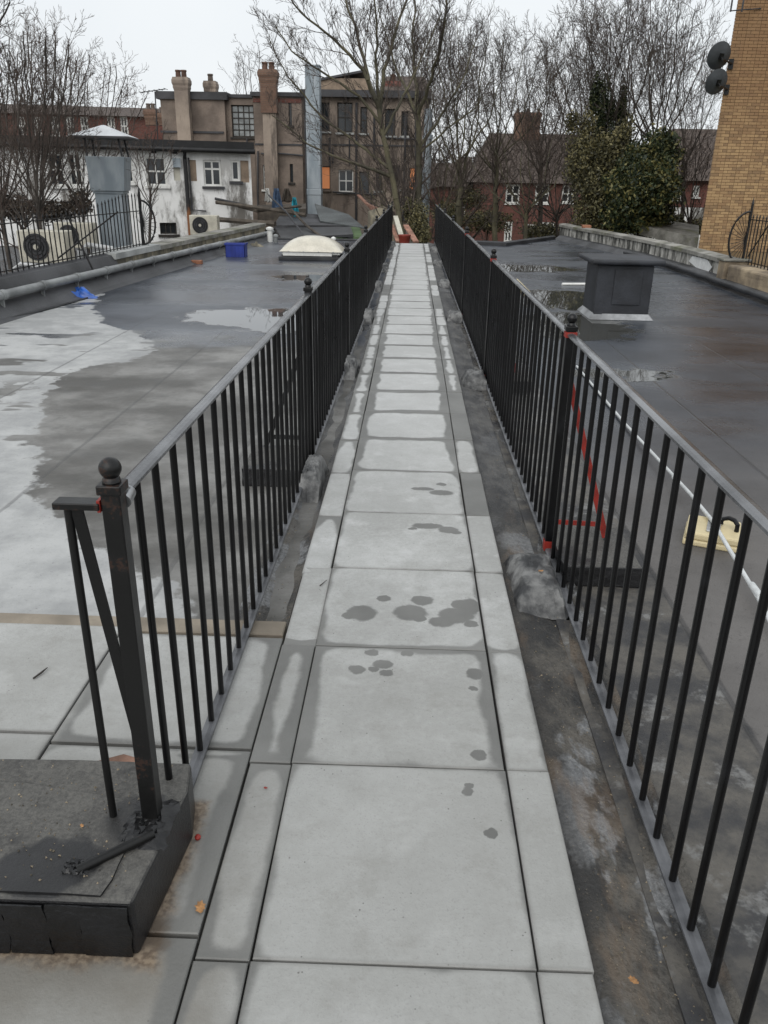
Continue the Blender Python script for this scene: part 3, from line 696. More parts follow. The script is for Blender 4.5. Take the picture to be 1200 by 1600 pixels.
for k in range(4): MB().lathe((cx-.45+k*.3, cy-.485, .112), [(.018,0),(.018,.012),(.008,.02)], 8).build('fixing_cap', M['bolt'], t)
def vent_pipe(px, py, Y, h, r, label, mat='white'):
    p = on_y(px, py, Y); t = MB().lathe((p.x, Y, ZR), [(r,0),(r,h),(r*1.4,h),(r*1.4,h+.04),(r*.4,h+.07)], 12).build('vent_pipe', M[mat], smooth=True)
    return tag(t, label, 'vent pipe')
vent_pipe(521, 380, 20.5, .16, .045, 'short white vent pipe standing behind the domed skylight')
vent_pipe(422, 375, 21.6, .30, .07, 'white vent pipe near the far left corner of the roof')
vent_pipe(431, 378, 21.4, .14, .05, 'short pale vent pipe next to the taller one at the roof corner', 'pipe')
# blue crate
M['blue'] = rough_mat('blue_plastic', (.02,.04,.26), .15, 5, .4, .001)
p = on_z(370, 401, ZR); t = thing('plastic_crate', 'blue plastic crate standing at the left roof edge', 'crate', (p.x, p.y, ZR))
for nm, b in (('base', (-.19,.19,-.14,.14,0,.012)), ('side', (-.20,-.185,-.15,.15,0,.27)), ('side', (.185,.20,-.15,.15,0,.27)), ('side', (-.2,.2,-.15,-.135,0,.27)), ('side', (-.2,.2,.135,.15,0,.27)),
              ('rim', (-.21,.21,-.165,-.15,.24,.28)), ('rim', (-.215,-.20,-.16,.16,.24,.28)), ('rim', (.20,.215,-.16,.16,.24,.28))):
    MB().box(p.x+b[0], p.x+b[1], p.y+b[2], p.y+b[3], ZR+b[4], ZR+b[5]).build(nm, M['blue'], t, bevel=.004)
for k in range(5): MB().box(p.x-.16+k*.075, p.x-.145+k*.075, p.y-.158, p.y-.15, ZR+.02, ZR+.24).build('rib', M['blue'], t)
# blue bag
M['bag'] = rough_mat('blue_polythene', (.01,.11,.50), .25, 10, .3, .004, coat=.3)
p = on_z(122, 465, ZR)
def crumple(c, hx, hy, h, seed, n=16):
    r_ = random.Random(seed); ph = [r_.uniform(0,6.28) for _ in range(9)]; vs = []; fs = []
    for j in range(n+1):
        for i in range(n+1):
            u = i/n*2-1; v = j/n*2-1; d = min(1, math.hypot(u, v))
            e = 1 + .25*math.sin(math.atan2(v,u)*3+ph[0]) + .12*math.sin(math.atan2(v,u)*7+ph[1])
            z = h*(1-d**2)*(.65+.35*math.sin(u*6+ph[2])*math.cos(v*5+ph[3])) + .02*math.sin(u*17+ph[4]+v*11)*(1-d)
            vs.append((c[0]+u*hx*e, c[1]+v*hy*e, c[2]+max(0.003, z)))
    fs = [(j*(n+1)+i, j*(n+1)+i+1, (j+1)*(n+1)+i+1, (j+1)*(n+1)+i) for j in range(n) for i in range(n)]
    return MB().add(vs, fs)
tag(crumple((p.x, p.y, ZR), .22, .17, .17, 3).build('plastic_bag', M['bag']), 'crumpled bright blue plastic bag at the foot of the left upstand', 'bag')
M['oldbrick'] = rough_mat('loose_brick', (.32,.14,.08), .25, 14, .9, .004)
p = on_z(308, 412, ZR); tag(MB().bevbox(p.x-.11, p.x+.10, p.y-.06, p.y+.05, ZR, ZR+.065, .006).build('loose_brick', M['oldbrick']), 'loose orange brick on the roof left of the blue crate', 'brick')
p = on_z(403, 385, ZR); tag(crumple((p.x-.05, p.y, ZR), .16, .12, .11, 9).build('debris_heap', M['plaster_tan']), 'small heap of rubble by the far left upstand beyond the blue crate', 'rubble')
# rolled felt strips
for (a, b, lb, r0) in (((0,502),(145,463),'long black felt offcut lying along the left upstand',.014), ((15,492),(66,476),'short black felt offcut on the left roof beside a longer one',.012), ((325,402),(352,391),'black felt offcut between loose brick and blue crate',.02)):
    A, B = on_z(*a, ZR+.01), on_z(*b, ZR+.01)
    tag(MB().tube([A, (A+B)/2 + Vector((.03,0,.005)), B], [r0, r0*1.3, r0*.7], 6).build('felt_offcut', M['felt_dark']), lb, 'felt strip')

# ------------------------------------------------------------------ right roof furniture
def pyr(mb, x0, x1, y0, y1, z0, z1, ins):
    return mb.add([(x0,y0,z0),(x1,y0,z0),(x1,y1,z0),(x0,y1,z0),(x0+ins,y0+ins,z1),(x1-ins,y0+ins,z1),(x1-ins,y1-ins,z1),(x0+ins,y1-ins,z1)],
                  [(0,3,2,1),(4,5,6,7),(0,1,5,4),(1,2,6,5),(2,3,7,6),(3,0,4,7)])
M['ventfelt'] = rough_mat('charcoal_felt_vent', (.026,.029,.036), .3, 3, .6, .004)
t = thing('roof_vent', 'square charcoal felt-covered roof vent box with flat cap on the right roof', 'vent', (2.62, 10.5, ZR))
vx0, vx1, vy0, vy1 = 2.27, 2.94, 10.12, 10.82
MB().box(vx0, vx1, vy0, vy1, ZR, .60).build('body', M['ventfelt'], t, bevel=.02)
MB().box(vx0-.10, vx1+.10, vy0-.10, vy1+.10, .605, .665).build('cap', M['ventfelt'], t, bevel=.022)
MB().box(vx0-.004, vx0+.10, vy0-.006, vy0-.001, ZR+.05, .595).build('felt_lap', M['ventfelt'], t)
MB().box(vx0+.2, vx1-.13, vy0-.014, vy0-.001, .13, .55).build('felt_panel', M['ventfelt'], t, bevel=.012)
mb = MB(); b = .055
for (ax, ay, bx, by, nx_, ny_) in ((vx0,vy0,vx1,vy0,0,-1),(vx1,vy0,vx1,vy1,1,0),(vx1,vy1,vx0,vy1,0,1),(vx0,vy1,vx0,vy0,-1,0)):
    tx_, ty_ = (bx-ax), (by-ay); L = math.hypot(tx_, ty_); tx_ /= L; ty_ /= L
    mb.add([(ax,ay,.02),(bx,by,.02),(bx+nx_*b+tx_*b,by+ny_*b+ty_*b,ZR+.004),(ax+nx_*b-tx_*b,ay+ny_*b-ty_*b,ZR+.004)], [(0,3,2,1)])
mb.build('flashing', M['silver'], t)
# cream weighted base with handle, clamped on the lying cable
M['cream'] = rough_mat('cream_plastic', (.66,.56,.34), .08, 10, .5, .001)
bc = Vector((1.475, 3.53, ZR)); ang = R(-22)
t = thing('weighted_base', 'cream plastic weight block with black handle holding the pale rod on the right roof', 'weight', bc)
def rb(x0,x1,y0,y1,z0,z1,nm,mat,bev=0.0,par=None):
    c_, s_ = math.cos(ang), math.sin(ang)
    mb = MB().obox((bc.x+x0*c_-y0*s_, bc.y+x0*s_+y0*c_, bc.z+z0), ((x1-x0)*c_, (x1-x0)*s_, 0), (-(y1-y0)*s_, (y1-y0)*c_, 0), (0,0,z1-z0))
    return mb.build(nm, mat, par or t, bevel=bev)
rb(-.125,.125,-.125,.125,0,.028,'bottom_shell',M['cream'],.008)
rb(-.120,.120,-.120,.120,.028,.066,'top_shell',M['cream'],.010)
rb(-.030,.030,-.085,.085,.066,.076,'slotted_plate',M['bolt'],.002)
for k in range(4): rb(.004,.016,-.07+k*.035,-.052+k*.035,.0765,.078,'slot',M['felt_dark'])
cc, ss = math.cos(ang), math.sin(ang)
hp = [(0.03,.03,.075),(0.035,.03,.10),(.06,.02,.112),(.085,0,.112),(.10,-.02,.10),(.10,-.02,.066)]
MB().tube([(bc.x+a*cc-b_*ss, bc.y+a*ss+b_*cc, bc.z+c_) for a, b_, c_ in hp], .011, 10).build('handle', M['black'], t, smooth=True)
M['rod'] = rough_mat('pale_grey_rod', (.60,.62,.62), .12, 8, .5, .001)
t = thing('lying_rod', 'long pale grey rod lying along the right roof across the cream weight', 'rod', (1.5, 4, ZR))
MB().tube([(1.54,7.3,ZR+.012),(1.52,5.4,ZR+.02),(1.49,3.95,ZR+.075),(1.47,3.55,ZR+.088),(1.42,2.85,ZR+.05),(1.37,2.4,ZR+.02),(1.30,1.9,ZR+.012)], .0095, 10).build('rod', M['rod'], t, smooth=True)
for yv, xv, zv in ((4.22,1.494,.063),(2.95,1.43,.058)): MB().tube([(xv,yv,ZR+zv),(xv-.003,yv-.10,ZR+zv-.002)], .015, 10).build('coupler', M['rod'], t, smooth=True)
# debris on right roof
A, B = on_z(803,437,ZR+.02), on_z(822,457,ZR+.02)
tag(MB().bar(A, B, .12, .03).build('timber_board', M['cream']), 'short cream board lying flat on the wet right roof', 'board')
A, B = on_z(878,444,ZR+.02), on_z(920,444,ZR+.02); tag(MB().tube([A, B], .022, 8).build('lying_tube', M['white']), 'thin white tube lying on the wet roof left of the vent box', 'tube')
# right upstand, parapet
tag(MB().sweep(fine(RP), list(reversed([(.02,ZR+.002),(-.05,ZR+.02),(-.16,.05),(-.30,.06),(-.30,-.3),(0,-.3)]))).build('right_felt_upstand', M['felt_grey']), 'low dark felt upstand along the right roof edge', 'upstand')
tag(MB().sweep([(.62,22.32),(1.4,22.05),(2.4,21.75),(4.15,24.75)], [(-.05,ZR-.01),(-.05,.03),(.03,.06),(.10,.03),(.10,-.3)]).build('roof_end_kerb', M['felt_dark']), 'black felt kerb closing the far end of the right roof', 'kerb')
tag(MB().box(-3.62,-.52,22.45,22.6,-.3,.0).build('roof_end_kerb', M['felt_dark'], bevel=.02), 'low black felt kerb at the far end of the left roof behind the skylight', 'kerb')
rp_ = off_path(RP, -.30)
t = thing('rendered_parapet', 'black-streaked white rendered parapet with mossy coping on the right', 'parapet', (5.3, 18, ZR))
MB().sweep(fine(clip(rp_, 14.35, 25.6)), list(reversed([(0,-.9),(0,.27),(-.24,.27),(-.24,-.9)]))).build('wall', M['render_dirty'], t)
yy = 14.4
while yy < 25.5:
    y2 = min(25.6, yy+1.1); MB().sweep(clip(rp_, yy, y2-.008), list(reversed([(.05,.27),(.05,.335),(-.10,.36),(-.30,.34),(-.30,.27)]))).build('coping_stone', M['mossy'], t); yy = y2
M['whitewash'] = rough_mat('white_patch', (.72,.73,.72), .08, 8, .7, .003)
w = off_path(RP, -.285)
mb = MB(); mb.add([(at_y(w, yy_)-.0, yy_, zz) for yy_, zz in ((15.2,.02),(15.9,.06),(16.35,.13),(16.2,.24),(15.3,.25),(15.0,.15))], [(0,1,2,3,4,5)]); tag(mb.build('white_patch', M['whitewash'], t), 'bright white patch of fresh render')
p = Vector((at_y(rp_, 23.4)+.12, 23.4, .352)); tag(MB().bevbox(p.x-.10,p.x+.12,p.y-.1,p.y+.12,p.z,p.z+.07,.01).build('loose_brick', M['oldbrick']), 'loose orange brick lying on the mossy coping of the right parapet', 'brick')
M['sandstone'] = rough_mat('old_sandstone', (.34,.27,.18), .35, 2.2, .9, .01, c2=(.14,.11,.08))
t = thing('stone_pier', 'weathered sandstone pier at the end of the right parapet', 'pier', (5.35, 14.2, ZR))
MB().box(5.22, 5.62, 14.05, 14.34, -.3, .33).build('shaft', M['sandstone'], t, bevel=.02); MB().box(5.19, 5.66, 14.02, 14.36, .333, .37).build('cap', M['mossy'], t, bevel=.01)
felt_block('stone_wall', None, 5.26, 5.75, 9.0, 13.98, -.3, .29, 3, M['sandstone'], .03); tag(bpy.data.objects['stone_wall'], 'rough sandstone block wall beneath the spiked fence on the right', 'wall')
pl = [(x, y, lerp(.05, .02, (y-8)/12)) for x, y in fine(clip(off_path(RP, -.02), 3, 19.5), 1.0)]
tag(MB().tube(pl, .045, 12).build('black_pipe', M['felt_dark'], smooth=True), 'black pipe lying along the foot of the right parapet', 'pipe')
rf = off_path(RP, -.5)
ft = grid_fence('spiked_fence', 'old black iron spiked fence with a half-wheel end on the sandstone wall at right', (at_y(rf, 14.2), 14.2), (at_y(rf, 8.8), 8.8), .31, 1.08, .135)
half_wheel(ft, (at_y(rf, 14.2), 14.2), (-.97, .25), .68, .43)
MB().bar((at_y(rf,14.0), 14.0, .42), (at_y(rf,13.35), 13.35, .98), .012, .02).build('diagonal_brace', M['black_old'], ft)
MB().bar((at_y(rf,13.35), 13.35, .98), (at_y(rf,13.1), 13.1, .42), .012, .02).build('diagonal_brace', M['black_old'], ft)

# ================================================================== BACKGROUND
M['pebble'] = rough_mat('brown_pebbledash', (.225,.18,.148), .25, .9, .95, .02, c2=(.14,.113,.095), bscale=14)
M['pebble2'] = material('stained_pebbledash', lambda: (lambda P, x, y, z: dict(color=mixc(sstep(noise(vec(x*1.2, y, z*.3), 1.2, 6, .7), .46, .62)*.8, mixc(sstep(noise(P, .6, 4), .35, .65), (.22,.178,.148), (.36,.295,.24)), (.09,.073,.062)), rough=.95, bump=noise(P, 14, 4), bd=.02))(*pos()))
M['whitewall'] = material('old_white_paint', lambda: (lambda P, x, y, z: dict(color=mixc(sstep(noise(vec(x*1.3, y, z*.45), .8, 7, .72) + sstep(x, -9.0, -5.6)*.10, .50, .66)*(1.0 - sstep(z, .8, 2.7)), mixc(sstep(noise(P, 1.5, 5), .3, .7), (.78,.78,.76), (.88,.88,.87)), (.17,.16,.145)), rough=.85, bump=noise(P, 6, 4), bd=.01))(*pos()))
M['tile'] = material('brown_roof_tiles', lambda: (lambda P, x, y, z: dict(color=mixc(sstep(noise(P, 6, 4), .3, .7), (.055,.043,.038), (.115,.09,.076)), rough=.9, bump=S.m('FRACT', z*5.0) + noise(P, 12, 3), bd=.04))(*pos()))
M['black_gutter'] = rough_mat('black_gutter', (.012,.012,.013), .3, 3, .5)
M['lead'] = rough_mat('dark_lead', (.05,.05,.055), .3, 1.5, .6, .01)
M['glass'] = rough_mat('window_glass', (.025,.03,.035), .3, .8, .06, .0005, spec=.6)
M['glassw'] = rough_mat('frosted_glass', (.30,.32,.32), .3, 2.5, .3, .001)
M['lit'] = material('lit_orange_blind', lambda: dict(color=(.42,.19,.09), rough=.6, emit=(1.0,.36,.14), estr=.2))
M['darkwood'] = rough_mat('dark_wood', (.04,.035,.03), .3, 8, .8)
M['galv'] = material('galvanised_duct', lambda: (lambda P, x, y, z: dict(color=mixc(sstep(noise(vec(x*2.0,y*2.0,z*.6), 1.5, 5), .35, .65), (.24,.28,.31), (.36,.40,.43)), rough=.45, metal=.35, bump=noise(P, 3, 3), bd=.01))(*pos()))
M['capmetal'] = rough_mat('pale_metal_cap', (.62,.64,.66), .1, 3, .5, .003)
M['pot'] = rough_mat('terracotta_pot', (.13,.075,.055), .3, 5, .9)
M['potgrey'] = rough_mat('grey_pot', (.15,.12,.10), .3, 5, .9)

def facade(parent, A, B, z0, z1, ops, mat, depth=8.0, th=.22, name='wall', nm=None):
    """solid wall block from A to B (left to right seen from the walkway) with real openings"""
    A, B = Vector((A[0],A[1],0)), Vector((B[0],B[1],0)); L = (B-A).length; t = (B-A)/L; n = Vector((t.y,-t.x,0))
    us = sorted({0, L} | {min(max(q,0),L) for o in ops for q in o[:2]}); zs = sorted({z0, z1} | {q for o in ops for q in o[2:4]})
    mb = MB(); P = lambda u, z, d=0: A + t*u - n*d + Vector((0,0,z))
    for i in range(len(us)-1):
        for j in range(len(zs)-1):
            uc, zc = (us[i]+us[i+1])/2, (zs[j]+zs[j+1])/2
            if any(o[0] < uc < o[1] and o[2] < zc < o[3] for o in ops): continue
            mb.add([P(us[i],zs[j]),P(us[i+1],zs[j]),P(us[i+1],zs[j+1]),P(us[i],zs[j+1])], [(0,1,2,3)])
    for u0,u1,a,b in [o[:4] for o in ops]:
        q = [(u0,a),(u1,a),(u1,b),(u0,b)]
        for k in range(4):
            (ua,za),(ub,zb_) = q[k], q[(k+1)%4]; mb.add([P(ua,za),P(ub,zb_),P(ub,zb_,th),P(ua,za,th)], [(0,1,2,3)])
    mb.add([P(0,z0,th),P(L,z0,th),P(L,z1,th),P(0,z1,th),P(0,z0,depth),P(L,z0,depth),P(L,z1,depth),P(0,z1,depth)], [(0,1,2,3),(5,4,7,6),(1,5,6,2),(4,0,3,7),(3,2,6,7)])
    mb.add([P(0,z0),P(0,z0,th),P(0,z1,th),P(0,z1)], [(0,1,2,3)]); mb.add([P(L,z0),P(L,z0,th),P(L,z1,th),P(L,z1)], [(3,2,1,0)]); mb.add([P(0,z1),P(L,z1),P(L,z1,th),P(0,z1,th)], [(0,1,2,3)])
    o = mb.build(name, mat, parent)
    return o, A, t, n
def window(parent, fr, u0, u1, z0, z1, cols=1, rows=2, fm='white', gm='glass', bw=.05, inset=.10, sill=True, sm=None, panes=False, label=None, usplit=None, zsplit=None):
    _, A, t, n = fr; P = lambda u, z, d: A + t*u - n*d + Vector((0,0,z))
    mb = MB(); ov = lambda a, b, c, d, i0, i1: mb.obox(P(a,c,i1), t*(b-a), n*(i1-i0), Vector((0,0,d-c)))
    g = .004
    ov(u0+g, u1-g, z0+g, z0+bw, inset, inset+.05); ov(u0+g, u1-g, z1-bw, z1-g, inset, inset+.05)
    ov(u0+g, u0+bw, z0+bw, z1-bw, inset, inset+.05); ov(u1-bw, u1-g, z0+bw, z1-bw, inset, inset+.05)
    ub = [u0+bw] + (usplit or [u0+bw + (u1-u0-2*bw)*k/cols for k in range(1, cols)]) + [u1-bw]
    zb = [z0+bw] + (zsplit or [z0+bw + (z1-z0-2*bw)*k/rows for k in range(1, rows)]) + [z1-bw]
    h = bw*.45
    for q in ub[1:-1]: ov(q-h, q+h, z0+bw, z1-bw, inset+.003, inset+.045)
    for q in zb[1:-1]:
        for k in range(len(ub)-1): ov(ub[k]+(h if k else 0), ub[k+1]-(h if k < len(ub)-2 else 0), q-h, q+h, inset+.004, inset+.044)
    w = mb.build('window', M[fm], parent)
    if label: w['label'] = label
    if panes:
        for i in range(len(ub)-1):
            for j in range(len(zb)-1): MB().obox(P(ub[i],zb[j],inset+.035), t*(ub[i+1]-ub[i]), n*.006, Vector((0,0,zb[j+1]-zb[j]))).build('pane', M[gm], w)
    else: MB().obox(P(u0+bw,z0+bw,inset+.035), t*(u1-u0-2*bw), n*.006, Vector((0,0,z1-z0-2*bw))).build('pane', M[gm], w)
    if sill: MB().obox(P(u0-.08,z0-.09,.02), t*(u1-u0+.16), n*.12, Vector((0,0,.085))).build('sill', M[sm or fm], w)
    return w
def on_wall(px, py, A, B):
    A, B = Vector((A[0],A[1])), Vector((B[0],B[1])); d = (B-A); r = ray(px, py)
    # EYE.xy + k r.xy = A + s d
    det = r.x*(-d.y) + r.y*d.x; k = (A.x*(-d.y) + A.y*d.x)/det
    p = EYE + r*k; s_ = (Vector((p.x,p.y))-A).length * (1 if (Vector((p.x,p.y))-A).dot(d) > 0 else -1)
    return s_, p.z
def rect(px0, py0, px1, py1, A, B):
    u0, _ = on_wall(px0, (py0+py1)/2, A, B); u1, _ = on_wall(px1, (py0+py1)/2, A, B)
    _, zt = on_wall((px0+px1)/2, py0, A, B); _, zb = on_wall((px0+px1)/2, py1, A, B); return [u0, u1, zb, zt]

# ---- white rendered building (left)
A = (-14.5, 28.4); B = (-5.95, 31.6)
ztop = on_wall(300, 232, A, B)[1]
t = thing('white_building', 'white-painted rear building with dark gutter and rusty downpipe left of the brown block', 'building', (A[0], A[1], -3.5))
r1 = rect(228,245,260,290,A,B); r2 = rect(318,250,346,291,A,B); r3 = rect(361,250,375,283,A,B); r4 = rect(250,348,276,366,A,B)
r5 = rect(203,245,208,275,A,B); r6 = rect(75,240,100,290,A,B); r7 = rect(108,240,128,290,A,B)
b1 = rect(297,250,307,283,A,B); b2 = rect(376,251,389,285,A,B); b3 = rect(271,248,281,282,A,B)
r5 = rect(190,247,208,285,A,B)
fr = facade(t, A, B, -3.5, ztop, [r1,r2,r3,r4,r5,r6,r7,b1,b2,b3], M['whitewall'], 6)
window(t, fr, *r1, 2, 2, panes=True, bw=.06, inset=.06); window(t, fr, *r2, 2, 2, panes=True, bw=.07, inset=.06, label='two-light white window with small top opener', sm='lead', zsplit=[r2[2]+(r2[3]-r2[2])*.66])
window(t, fr, *r3, 1, 1, bw=.08, inset=.05, label='narrow single-pane white window', sm='lead'); window(t, fr, *r4, 3, 1, fm='darkwood', bw=.04, label='low dark three-light window'); window(t, fr, *r5, 2, 2, panes=True, inset=.06)
window(t, fr, *r6, 2, 2, panes=True, inset=.06); window(t, fr, *r7, 2, 2, inset=.06)
def fill(fr, r, mat, nm, d=.05, label=None):
    _, A_, t_, n_ = fr; o = MB().obox(A_ + t_*r[0] - n_*(d+.02) + Vector((0,0,r[2])), t_*(r[1]-r[0]), n_*.02, Vector((0,0,r[3]-r[2]))).build(nm, mat, t)
    if label: o['label'] = label
    return o
M['board'] = rough_mat('tan_board', (.30,.23,.17), .2, 3, .9)
M['pale'] = rough_mat('pale_board', (.55,.53,.45), .1, 3, .9)
fill(fr, b1, M['board'], 'window_board', label='brown boarded slot window'); fill(fr, b2, M['board'], 'window_board', label='brown boarded half of a window'); fill(fr, b3, M['pale'], 'window_board', label='pale boarded slot window')
def onf(fr, u, z, d=0): _, A_, t_, n_ = fr; return A_ + t_*u + n_*d + Vector((0,0,z))
L_ = (Vector(B)-Vector(A)).length
MB().obox(onf(fr,-.1,ztop-.05,.0), fr[2]*(L_+.2), fr[3]*.28, Vector((0,0,.30))).build('eaves_fascia', M['black_gutter'], t)
MB().obox(onf(fr,0,ztop+.004,-.0), fr[2]*L_, fr[3]*-6.3, Vector((0,0,.16))).build('roof', M['black_gutter'], t)
gut = MB().tube([onf(fr,-.1,ztop-.02,.32), onf(fr,L_+.1,ztop-.06,.32)], .085, 10).build('gutter', M['black_gutter'], t, smooth=True)
M['rustpipe'] = material('rusty_downpipe', lambda: (lambda P, x, y, z: dict(color=mixc(sstep(noise(P, 2, 5)*1.2 + sstep(z, 1.2, -.2)*.5, .75, .95), (.02,.02,.022), (.22,.09,.035)), rough=.8))(*pos()))
u, _ = on_wall(292, 300, A, B); MB().tube([onf(fr,u,ztop-.05,.32), onf(fr,u,ztop-.35,.10), onf(fr,u,-3.4,.10)], .07, 8).build('downpipe', M['rustpipe'], t, smooth=True)
u, _ = on_wall(298, 300, A, B); MB().tube([onf(fr,u,ztop-.3,.08), onf(fr,u,.35,.08), onf(fr,u+.5,.3,.08)], .03, 6).build('overflow_pipe', M['lead'], t)
u0,_z = on_wall(335, 310, A, B); u1,_z1 = on_wall(394, 323, A, B); MB().tube([onf(fr,u0,_z,.12), onf(fr,u1,_z1,.12)], .05, 6).build('waste_pipe', M['lead'], t)
for px, py in ((192,234),(240,236),(273,237)):
    u, z = on_wall(px, py, A, B); MB().obox(onf(fr,u-.09,z-.07,.0), fr[2]*.18, fr[3]*.012, Vector((0,0,.13))).build('air_brick', M['lead'], t)
u, z = on_wall(276, 252, A, B); MB().obox(onf(fr,u-.14,z-.2,.0), fr[2]*.26, fr[3]*.14, Vector((0,0,.3))).build('extractor_vent', M['galv'], t)

# ---- far red terrace behind the white building
A = (-34, 49); B = (-13.8, 53)
t = thing('red_terrace', 'long red brick terrace with dark roof seen through the bare bush on the left', 'building', (A[0], A[1], -3.5))
wr = [rect(x, 182, x+12, 212, A, B) for x in (28,52,80,104,126,168,188)]
ze = on_wall(120, 180, A, B)[1]
fr = facade(t, A, B, -3.5, ze, wr, M['brick_red'], 8)
for r_ in wr: window(t, fr, *r_, 2, 2, bw=.09, inset=.06)
L_ = (Vector(B)-Vector(A)).length
mb = MB(); p = [onf(fr,-.3,ze,.3), onf(fr,L_+.3,ze,.3), onf(fr,L_+.3,ze,-8.3), onf(fr,-.3,ze,-8.3), onf(fr,-.3,ze+.75,-4), onf(fr,L_+.3,ze+.75,-4)]
mb.add(p, [(0,1,5,4),(2,3,4,5),(1,2,5),(3,0,4),(3,2,1,0)]); rf_ = mb.build('roof', M['tile'], t)
def chimney(parent, c, w, d, z0, z1, mat, pots=2, potm='pot', flare=.12):
    prof = [(1,z0),(1,z1-.55),(1+flare,z1-.42),(1+flare,z1-.34),(1+flare*2,z1-.24),(1+flare*2,z1-.12),(1+flare,z1-.04),(1+flare*.8,z1)]
    vs = []; fs = []
    for k, z in prof: vs += [(c[0]-w/2*k,c[1]-d/2*k,z),(c[0]+w/2*k,c[1]-d/2*k,z),(c[0]+w/2*k,c[1]+d/2*k,z),(c[0]-w/2*k,c[1]+d/2*k,z)]
    for i in range(len(prof)-1):
        for k in range(4): fs.append((i*4+k, i*4+(k+1)%4, i*4+4+(k+1)%4, i*4+4+k))
    n = len(prof)*4; fs += [(3,2,1,0),(n-4,n-3,n-2,n-1)]
    ch = MB().add(vs, fs).build('chimney', mat, parent)
    for k in range(pots):
        x = c[0] + (k-(pots-1)/2)*w*.42
        MB().lathe((x, c[1], z1), [(.13,-.05),(.115,.22),(.14,.24),(.13,.30)], 10).build('chimney_pot', M[potm], ch)
    return ch
for px, py in ((216,166),(238,172)):
    p = on_y(px, py, 47); chimney(t, (p.x, 47+2.2), .6, .5, ze-.6, p.z, M['brick_dirty'], 2, 'potgrey')
def mast(label, px, py0, py1, Y):
    p0, p1 = on_y(px, py1, Y), on_y(px-5, py0, Y); t_ = thing('roof_aerial', label, 'aerial', p0)
    MB().tube([p0, p1], .03, 6).build('mast', M['lead'], t_); a = p1 + Vector((-.7,0,-.05)); b = p1 + Vector((.55,0,.12)); MB().tube([a, b], .022, 5).build('boom', M['lead'], t_)
    for k in range(6):
        q = a.lerp(b, k/5.0); MB().tube([q+Vector((0,-.35,0)), q+Vector((0,.35,0))], .014, 4).build('element', M['lead'], t_)
mast('thin television aerial mast left of the brown building', 247, 143, 222, 44)

# ---- brown pebbledash building
Y1 = 41.0
t = thing('brown_building', 'tall brown pebbledashed rear building with brick chimneys in the centre distance', 'building', (-8, Y1, -3.5))
def sect(pxa, pxb, Y, pyt, ops=(), mat='pebble', depth=9, pxy=300):
    a = on_y(pxa, pxy, Y); b = on_y(pxb, pxy, Y); zt = on_y((pxa+pxb)/2, pyt, Y).z; A_, B_ = (a.x, Y), (b.x, Y)
    rs = [rect(*o, A_, B_) for o in ops]; fr_ = facade(t, A_, B_, -3.5, zt, rs, M[mat], depth); return fr_, rs, zt, A_, B_
# blank gable block with chimneys
fr, rs, zt, A_, B_ = sect(262, 358, Y1, 151)
MB().obox(onf(fr,-.15,zt-.12,.12), fr[2]*(B_[0]-A_[0]+.3), fr[3]*-9.3, Vector((0,0,.32))).build('parapet_coping', M['lead'], t)
MB().obox(onf(fr,-.1,on_y(300,208,Y1).z,.0), fr[2]*(B_[0]-A_[0]), fr[3]*.06, Vector((0,0,.09))).build('string_course', M['lead'], t)
p = on_y(283, 121, Y1-.3); chimney(t, (p.x, Y1-.28), .62, .5, -3.4, p.z, M['pebble2'], 2)
p = on_y(329, 127, Y1+.6); chimney(t, (p.x, Y1+.6), .5, .5, zt-.3, p.z, M['pebble2'], 1, 'potgrey')
# glazed stair section
fr, rs, zt, A_, B_ = sect(358.5, 401, Y1+.35, 153, [(362,164,399,214)])
window(t, fr, *rs[0], 4, 5, fm='darkwood', gm='glassw', bw=.05, panes=True, label='large gridded stair window'); 
MB().obox(onf(fr,-.0,zt+.003,.1), fr[2]*(B_[0]-A_[0]), fr[3]*-9, Vector((0,0,.14))).build('roof', M['lead'], t)
# middle wing
fr, rs, zt, A_, B_ = sect(401.5, 474, Y1-.9, 151, [(451,158,456,196),(453,256,458,285),(411,258,422,296)])
for r_ in rs[:2]: window(t, fr, *r_, 1, 1, fm='darkwood', bw=.03)
window(t, fr, *rs[2], 2, 4, bw=.05, panes=False, label='white barred window')
MB().obox(onf(fr,-.1,zt+.003,.15), fr[2]*(B_[0]-A_[0]+.2), fr[3]*-9, Vector((0,0,.17))).build('roof', M['lead'], t)
MB().obox(onf(fr,0,zt-.25,.0), fr[2]*(B_[0]-A_[0]), fr[3]*.03, Vector((0,0,.18))).build('brick_band', M['brick_red'], t)
MB().obox(onf(fr,0,on_y(430,227,Y1-.9).z,.0), fr[2]*(B_[0]-A_[0]), fr[3]*.04, Vector((0,0,.07))).build('string_course', M['lead'], t)
p = on_y(419, 109, Y1-1.2); chimney(t, (p.x, Y1-1.18), .72, .5, on_y(419,180,Y1).z, p.z, M['brick_dirty'], 2)
MB().box(p.x-.3, p.x+.3, Y1-1.35, Y1-.905, -3.4, on_y(419,180,Y1).z).build('chimney_breast', M['pebble2'], t)
for px, z1_, z0_ in ((426,176,330),(476.5,150,330),(482,150,330)):
    a = on_y(px, z1_, Y1-1.0); MB().tube([(a.x, Y1-1.02, a.z), (a.x, Y1-1.02, -3.3)], .06, 6).build('drainpipe', M['lead'], t)
